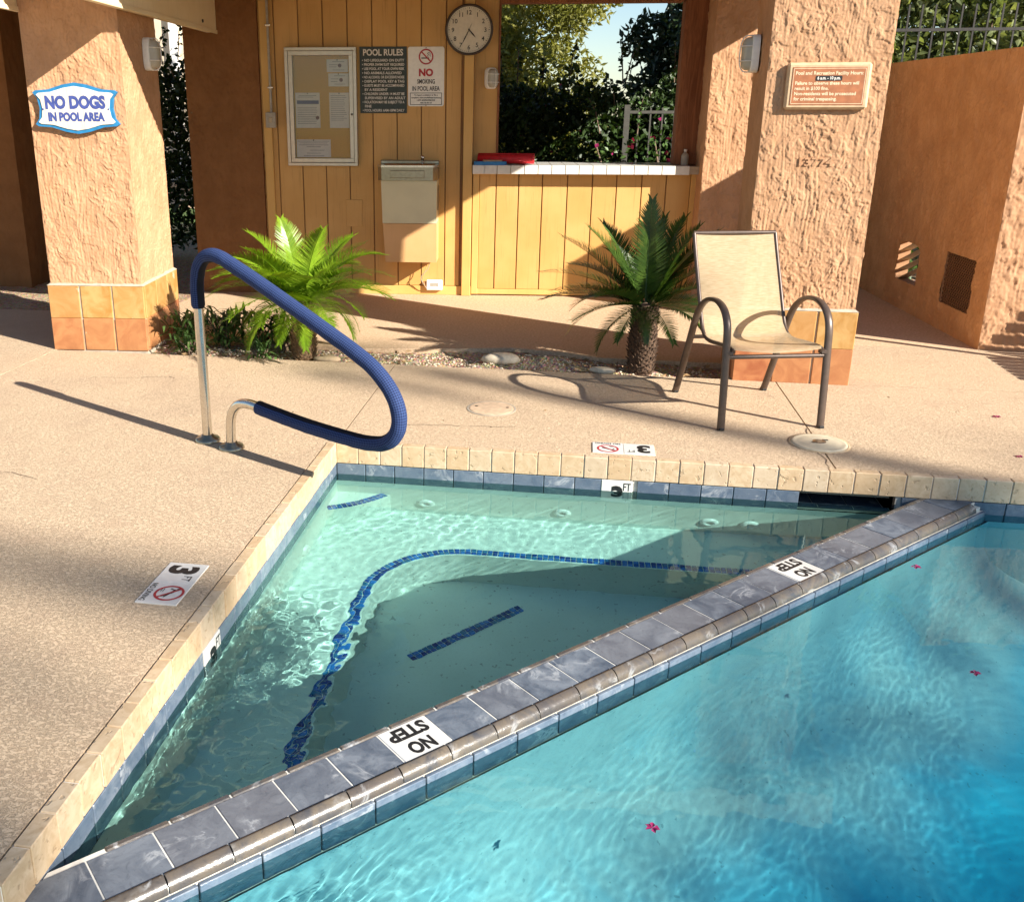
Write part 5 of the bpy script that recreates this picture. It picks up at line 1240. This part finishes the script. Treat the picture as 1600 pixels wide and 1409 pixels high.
def tree(name, loc, label, H, cr, mat, n, size, aspect=0.3, seed=0, droop=0.2, zlo=0.3, nb=26, cat='tree', tr=0.12, bs=1.0, trunk_h=None, group=None, tap=0.55, line=None):
    g = np.random.default_rng(seed); e = empty(name, loc, label=label, cat=cat, group=group); th = trunk_h or H * 0.6
    b = MB(); pts = smooth_path([(0, 0, -0.1), (0.1 * cr, 0.05 * cr, th * .35), (-0.05 * cr, 0.08 * cr, th * .7), (0.02 * cr, 0, th)], 4)
    b.tube(pts, [tr * (1 - 0.6 * i / (len(pts) - 1)) for i in range(len(pts))], 9)
    blobs = []
    for i in range(nb):
        a = g.uniform(0, 6.28); t = g.uniform(0, 1); rr = cr * math.sqrt(g.uniform(0.05, 1)) * (1 - tap * abs(2 * t - 0.8)); z = H * (zlo + (1 - zlo) * t)
        s = cr * bs * g.uniform(0.22, 0.42)
        ox, oy = (rr * math.cos(a), rr * math.sin(a)) if line is None else (line.x * rr * math.cos(a), line.y * rr * math.cos(a))
        blobs.append((ox, oy, z - s * .5, s, s, s * 0.75))
        if i < 9: b.tube([(pts[-6].x, pts[-6].y, pts[-6].z), (rr * .5 * math.cos(a), rr * .5 * math.sin(a), (pts[-6].z + z) / 2), (rr * math.cos(a) * .9, rr * math.sin(a) * .9, z)], [tr * .35, tr * .2, tr * .07], 5)
    b.build('trunk', BARK, e)
    C = cloud(g, blobs, n)
    if line is not None:      # flat leaf screen across the sun, spread evenly to soften the pool shade
        q_ = g.uniform(-1.15 * cr, 1.15 * cr, n); zz_ = H * (zlo + (1 - zlo) * g.uniform(0, 1, n) ** 0.9); zz_ -= 0.5 * np.abs(fbm(q_ * 1.3 + seed, zz_ * 0.0, 2, seed))
        C = np.stack([line.x * q_ + g.normal(0, .35, n), line.y * q_ + g.normal(0, .35, n), zz_], 1)
    o = link('crown', leaves(C, size * g.uniform(.6, 1.3, n), aspect, mat, 'crown', droop, seed + 1), e)
    return e

def hedge(label, x0, x1, y0, y1, ztop, n, size, mat, seed, name='hedge', spr=0, zb=0.0, flowers=0, group=None):
    g = np.random.default_rng(seed); e = empty(name, ((x0 + x1) / 2, (y0 + y1) / 2, zb), label=label, cat='hedge', group=group)
    C = np.stack([g.uniform(x0, x1, n), g.uniform(y0, y1, n), np.zeros(n)], 1)
    top = ztop * (0.86 + 0.14 * fbm(C[:, 0] * 1.6, C[:, 1] * 1.6, 3, seed)); C[:, 2] = g.uniform(0, 1, n) ** 0.8 * top
    C[:, :2] -= np.array([(x0 + x1) / 2, (y0 + y1) / 2]); C[:, 1] += 0.12 * pn(C[:, 0] * 2.5, C[:, 2] * 2.5, seed + 3)
    link('foliage', leaves(C, size * g.uniform(.6, 1.3, n), 0.30, mat, 'foliage', 0.1, seed + 1), e)
    b = MB()
    for k in range(int((x1 - x0) / 0.5) + 1):
        x = (x0 - x1) / 2 + 0.25 + 0.5 * k; b.tube([(x, 0, -.1), (x + g.uniform(-.1, .1), 0, ztop * .5), (x + g.uniform(-.3, .3), g.uniform(-.2, .2), ztop * .85)], [0.03, 0.02, 0.008], 5)
    for k in range(spr):
        x = g.uniform(x0, x1) - (x0 + x1) / 2; z = ztop * 0.9; dx, dy = g.uniform(-.15, .15), g.uniform(-.1, .1); h = g.uniform(0.25, 0.65)
        b.tube([(x, 0, z), (x + dx * .4, dy * .5, z + h * .6), (x + dx, dy, z + h)], [0.008, 0.006, 0.003], 4)
        t = g.uniform(0.2, 1, 26); Cs = np.stack([x + dx * t, dy * t, z + h * t], 1); link('sprig', leaves(Cs, size * g.uniform(.5, 1.0, 26), 0.28, mat, 'sprig', -0.2, seed + 10 + k), e, kind='stuff')
    b.build('stems', BARK, e)
    if flowers:
        Cf = C[g.choice(n, flowers)] + np.array([0, -0.08, 0]); link('blossom', leaves(Cf, 0.06, 0.45, PINK, 'blossom', 0, seed + 7), e)
    return e
HG = 'leafy hedges behind the pavilion'
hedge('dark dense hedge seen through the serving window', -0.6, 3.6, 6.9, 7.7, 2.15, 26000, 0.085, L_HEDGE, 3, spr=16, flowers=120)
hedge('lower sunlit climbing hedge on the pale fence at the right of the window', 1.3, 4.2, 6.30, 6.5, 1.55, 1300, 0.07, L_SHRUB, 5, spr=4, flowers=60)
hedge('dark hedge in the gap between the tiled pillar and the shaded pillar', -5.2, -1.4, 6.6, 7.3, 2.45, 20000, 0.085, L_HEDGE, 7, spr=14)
hedge('sparse creeper behind the far shaded pillar at the left edge', -9.5, -5.0, 8.2, 8.7, 2.3, 6000, 0.09, L_HEDGE, 8, spr=4, zb=0.55)
hedge('bright oleander hedge rising behind the garden wall', 4.4, 9.5, 7.6, 9.0, 4.6, 40000, 0.115, L_OLEA, 9, spr=8)
hedge('low dark hedge right behind the garden wall below the pickets', 4.35, 8.5, 6.3, 6.8, 2.2, 7000, 0.08, L_SHRUB, 12)
tree('olive_tree', (-0.60, 13.5, -0.1), 'yellowish green feathery tree filling the upper left of the window', 5.4, 2.0, L_OLIVE, 120000, 0.12, 0.2, 21, 0.25, 0.02, 90, bs=1.35, tap=0.2)
tree('leafy_tree', (-4.0, 16.0, -0.1), 'broad olive green tree far behind the left hedge', 6.5, 3.2, L_OLIVE, 14000, 0.16, 0.14, 25, 0.4, 0.15, 30)
tree('cypress_tree', (2.85, 9.6, -0.1), 'dark narrow cypress at the right side of the window', 7.5, 0.92, L_CYP, 80000, 0.13, 0.22, 23, 0.0, 0.0, 60, tap=0.2, bs=1.9)
tree('leafy_tree', (8.5, 15.0, -0.1), 'tall leafy tree beyond the oleander hedge', 8.5, 3.6, L_OLEA, 22000, 0.19, 0.2, 27, 0.4, 0.2, 34)

# low lance-leaved shrubs in the left bed
def shrub(loc, label, n, h, seed, mat=L_SHRUB, sp=0.16):
    g = np.random.default_rng(seed); V = []; Q = []
    for i in range(n):
        a = g.uniform(0, 6.28); b0 = np.array([g.normal(0, sp * .5), g.normal(0, sp * .35), g.uniform(0.0, h * .65)]); el = g.uniform(-0.1, 1.0); l = g.uniform(0.09, 0.18)
        d = np.array([math.cos(a) * math.cos(el), math.sin(a) * math.cos(el), math.sin(el)]); s = np.array([-math.sin(a), math.cos(a), 0]) * l * 0.075; m = b0 + d * l * .55 + np.array([0, 0, .012]); t = b0 + d * l - np.array([0, 0, .03]) * (1.3 - el)
        k = len(V); V += [b0 - s * .4, b0 + s * .4, m + s, m - s, t]; Q += [(k, k + 1, k + 2), (k, k + 2, k + 3), (k + 3, k + 2, k + 4)]
    e = empty('leafy_shrub', loc, label=label, cat='shrub', group='low shrubs in the planting bed'); link('foliage', np_mesh('foliage', V, Q, mat), e)
    b = MB()
    for i in range(6): b.tube([(g.normal(0, .03), g.normal(0, .02), -0.04), (g.normal(0, .07), g.normal(0, .05), h * .7)], [0.007, 0.004], 5)
    b.build('stem', BARK, e); return e
shrub((-1.62, 1.98, -0.02), 'lance leaved shrub against the tiled foot of the pillar', 190, 0.34, 1)
shrub((-1.36, 2.02, -0.02), 'dark lance leaved shrub directly behind the steel rail post', 200, 0.36, 2)
shrub((-1.10, 2.05, -0.02), 'bushy lance leaved shrub midway between rail post and bright palm', 200, 0.36, 3)
shrub((-0.90, 2.02, -0.02), 'lance leaved shrub under the bright palm fronds', 130, 0.33, 4)
shrub((-0.98, 1.74, -0.03), 'tiny green seedling at the front of the planting bed', 34, 0.10, 6, sp=0.08)
shrub((-1.52, 1.76, -0.03), 'small light green plant at the front corner by the tiled foot', 60, 0.16, 7, sp=0.09)

# dry leaf litter in the bed and a little on the deck
gl_ = np.random.default_rng(77); n_l = 170
Cl = np.stack([gl_.uniform(-1.75, 2.1, n_l), gl_.uniform(1.63, 2.05, n_l), gl_.uniform(-0.02, 0.0, n_l)], 1)
Cd = np.stack([gl_.uniform(-2.2, 3.6, 26), gl_.uniform(0.2, 1.6, 26), np.full(26, 0.003)], 1); Dl = gl_.normal(size=(n_l + 26, 3)); Dl[:, 2] *= 0.15
link('leaf_litter', leaves(np.concatenate([Cl, Cd]), np.concatenate([gl_.uniform(0.025, 0.06, n_l), gl_.uniform(0.008, 0.022, 26)]), 0.22, simple('dry_leaf', (0.30, 0.19, 0.09), 0.9, var=0.4, nscale=9), 'leaf_litter', 0, 78, Dl), kind='stuff')

# fallen petals
def petals(loc, label, seed, s=0.03, rz=0):
    e = empty('flower', loc, rz, label=label, cat='flower', group='fallen pink bougainvillea flowers'); g = random.Random(seed); V = []; Q = []
    for k in range(5):
        a = 1.26 * k + g.uniform(-.3, .3); d = Vector((math.cos(a), math.sin(a), 0)); n = Vector((-d.y, d.x, 0)); i = len(V)
        V += [(0, 0, .002), tuple(d * s * .55 + n * s * .42 + Vector((0, 0, .004 + .2 * s))), tuple(d * s * 1.1 + Vector((0, 0, .002))), tuple(d * s * .55 - n * s * .42 + Vector((0, 0, .004)))]; Q.append((i, i + 1, i + 2, i + 3))
    link('petals', np_mesh('petals', V, Q, PINK), e)
petals((1.463, -2.376, -0.168), 'pink flower floating alone in the middle of the pool', 1, 0.019); petals((2.584, -1.447, -0.168), 'pink flower floating in the pool to the right', 2, 0.018, 1)
petals((2.641, -0.64, -0.168), 'pink flower floating close to the divider ledge', 3, 0.02, 2); petals((3.55, 1.05, 0.001), 'pink flower lying on the deck right of the chair', 4, 0.022)
petals((3.40, 0.37, 0.001), 'pink flower lying on the deck near the far coping', 5, 0.018)

# ================================================================ BACKGROUND
def fence(label, x0, x1, y, zb, zt, rails, pit, mat, post_every=0, name='metal_fence', slope=0.0):
    e = empty(name, (x0, y, zb), math.atan(slope), label=label, cat='fence'); pm = MB().box(-0.008, 0.008, -0.008, 0.008, 0, zt - zb).mesh('picket', mat); L = x1 - x0
    for i in range(int(L / pit) + 1): link('picket', pm, e, (i * pit, 0, 0))
    for z in rails: MB().box(-0.02, L, -0.012, 0.012, z - zb, z - zb + 0.03).build('rail', mat, e)
    if post_every:
        for i in range(int(L / post_every) + 1): MB().box(-0.03, 0.03, -0.03, 0.03, -0.1, zt - zb + 0.03).build('post', mat, e, (i * post_every, 0.0, 0))
    return e
fence('pale metal picket fence seen low through the serving window', 1.62, 4.3, 6.55, -0.1, 1.66, (0.05, 1.60), 0.125, FENCEM, 0.95)
fence('dark metal picket fence tops above the garden wall', 4.2, 9.0, 7.0, 0.3, 2.68, (0.6, 2.42), 0.13, FENCED, 0)
fence('black metal fence in front of the lawn at the far left', -10, -4.6, 7.6, -0.15, 1.3, (-0.08, 1.2), 0.20, FENCED, 0)
MB().box(-11, -4.6, 7.9, 12.5, -0.15, -0.10).build('lawn', LAWN, kind='structure'); MB().box(-12, -4.6, 12.5, 14.2, -0.15, -0.09).build('path', SLAB, kind='structure')
bd = empty('cream_building', (-5.0, 19.5, -0.1), label='cream house wall glimpsed between the left pillars', cat='building')
MB().box(-9, 2.0, 0, 6, 0, 6.0).build('wall', CREAMWALL, bd); MB().box(-9.5, 2.5, -0.6, 6.5, 6.0, 6.4).build('roof', CLAY, bd)
for x in (-7, -2.2, 0.6):
    w_o = MB().box(-0.6, 0.6, -0.06, 0.02, 0, 1.4).build('window', WHITE, bd, (x, 0, 1.2)); MB().box(-0.52, 0.52, -0.075, -0.055, 0.08, 1.32).build('pane', GLASSD, w_o)
MB().box(-4.1, -3.9, -0.12, 0.02, 0, 6.0).build('downpipe', WHITE, bd)
# a slatted lounger just outside the frame, whose slats stripe the wall and floor
lg = empty('slatted_lounger', (5.2, 2.25, 0), R(-2), label='slatted wooden lounger standing by the garden wall', cat='lounger')
for i in range(9):
    MB().cbox(-0.62 + 0.075 * i, 0.95, -0.004, 0.004, 0.05 + 0.088 * i, 0.120 + 0.088 * i, 0.0015).build('slat', GREYWOOD, lg)
for i in range(7):
    MB().cbox(-0.62, 0.95, -0.10 - 0.09 * i, -0.03 - 0.09 * i, 0.30, 0.325, 0.003).build('slat', GREYWOOD, lg)
for x in (-0.58, 0.9):
    for y in (0.02, -0.66): MB().cbox(x - 0.03, x + 0.03, y - 0.02, y + 0.02, 0, 0.30 if y < 0 else 0.86, 0.004).build('leg', GREYWOOD, lg)

# trees beyond the near side of the pool: they shade the right part of the pool and stripe the deck
SH = Vector((SD.x, SD.y, 0)).normalized(); PW = Vector((-SH.y, SH.x, 0))        # towards the sun; across
def sun_pos(l, w): return SH * l + PW * w
TG = 'shade trees beyond the pool'
ORD = ('nearest the garden wall', 'second from the garden wall', 'third from the garden wall', 'fourth from the garden wall', 'fifth from the garden wall', 'sixth from the garden wall', 'farthest from the garden wall')
for i, (l, w, H_, cr_) in enumerate([(40.0, 0.95, 19.4, 1.05), (40.1, -0.25, 19.5, 1.05), (40.2, -1.55, 19.25, 1.05), (40.0, -3.4, 18.8, 1.4), (40.3, -6.2, 18.5, 1.6), (40.1, -8.8, 18.4, 1.6), (40.2, -11.4, 18.6, 1.6)]):
    tree('shade_tree', sun_pos(l, w), 'tall shade tree across the pool, ' + ORD[i], H_, cr_, L_HEDGE, 3400, 0.22, 0.36, 60 + i, 0.74, 0.05, 90, bs=1.25, group=TG, tap=0.05, tr=0.3, line=PW)
def fan_palm(l, w, H_, seed, label, tr_):
    p = sun_pos(l, w); e = empty('fan_palm', p, label=label, cat='palm', group='tall palms across the pool'); g = np.random.default_rng(seed)
    MB().tube([(0, 0, -0.1), (0.05, 0, H_ * .5), (0, 0.04, H_)], [tr_ * 1.6, tr_ * 1.1, tr_], 10).build('trunk', BARK, e)
    C = []; D = []
    for k in range(15):
        a = g.uniform(0, 6.28); el = g.uniform(-0.5, 1.3); d = np.array([math.cos(a) * math.cos(el), math.sin(a) * math.cos(el), math.sin(el)]); b0 = np.array([0, 0, H_]) + d * 0.3
        for j in range(8):
            dd = d + g.normal(0, .33, 3); C.append(b0); D.append(dd)
    link('crown', leaves(np.array(C), 0.42, 0.05, L_SHRUB, 'crown', 0, seed, np.array(D)), e)
fan_palm(30.0, 1.40, 15.9, 1, 'tall slender palm whose shadow crosses the deck by the chair', 0.10)
fan_palm(43.0, -2.6, 21.95, 4, 'tallest slender palm across the pool', 0.06)
# added unseen mast and arm, there only to shade the near deck
mp = SH * 42.0 + Vector((-3.2, -1.30, 0)); ms_ = empty('shadow_mast', mp, label='very tall floodlight mast with one long arm', cat='mast')
MH = 42.0 / (SH.length * math.cos(R(SUN_EL)) / math.sin(R(SUN_EL)))
MB().tube([(0, 0, -0.1), (0, 0, MH)], [0.16, 0.10], 10).build('pole', FENCED, ms_); MB().tube([(0, 0, MH), (3.2, -0.34, MH)], 0.11, 8).build('arm', FENCED, ms_)
MB().cbox(2.75, 3.35, -0.50, -0.22, MH - 0.12, MH + 0.10, 0.03).build('arm_end', FENCED, ms_)
bpy.context.view_layer.update()
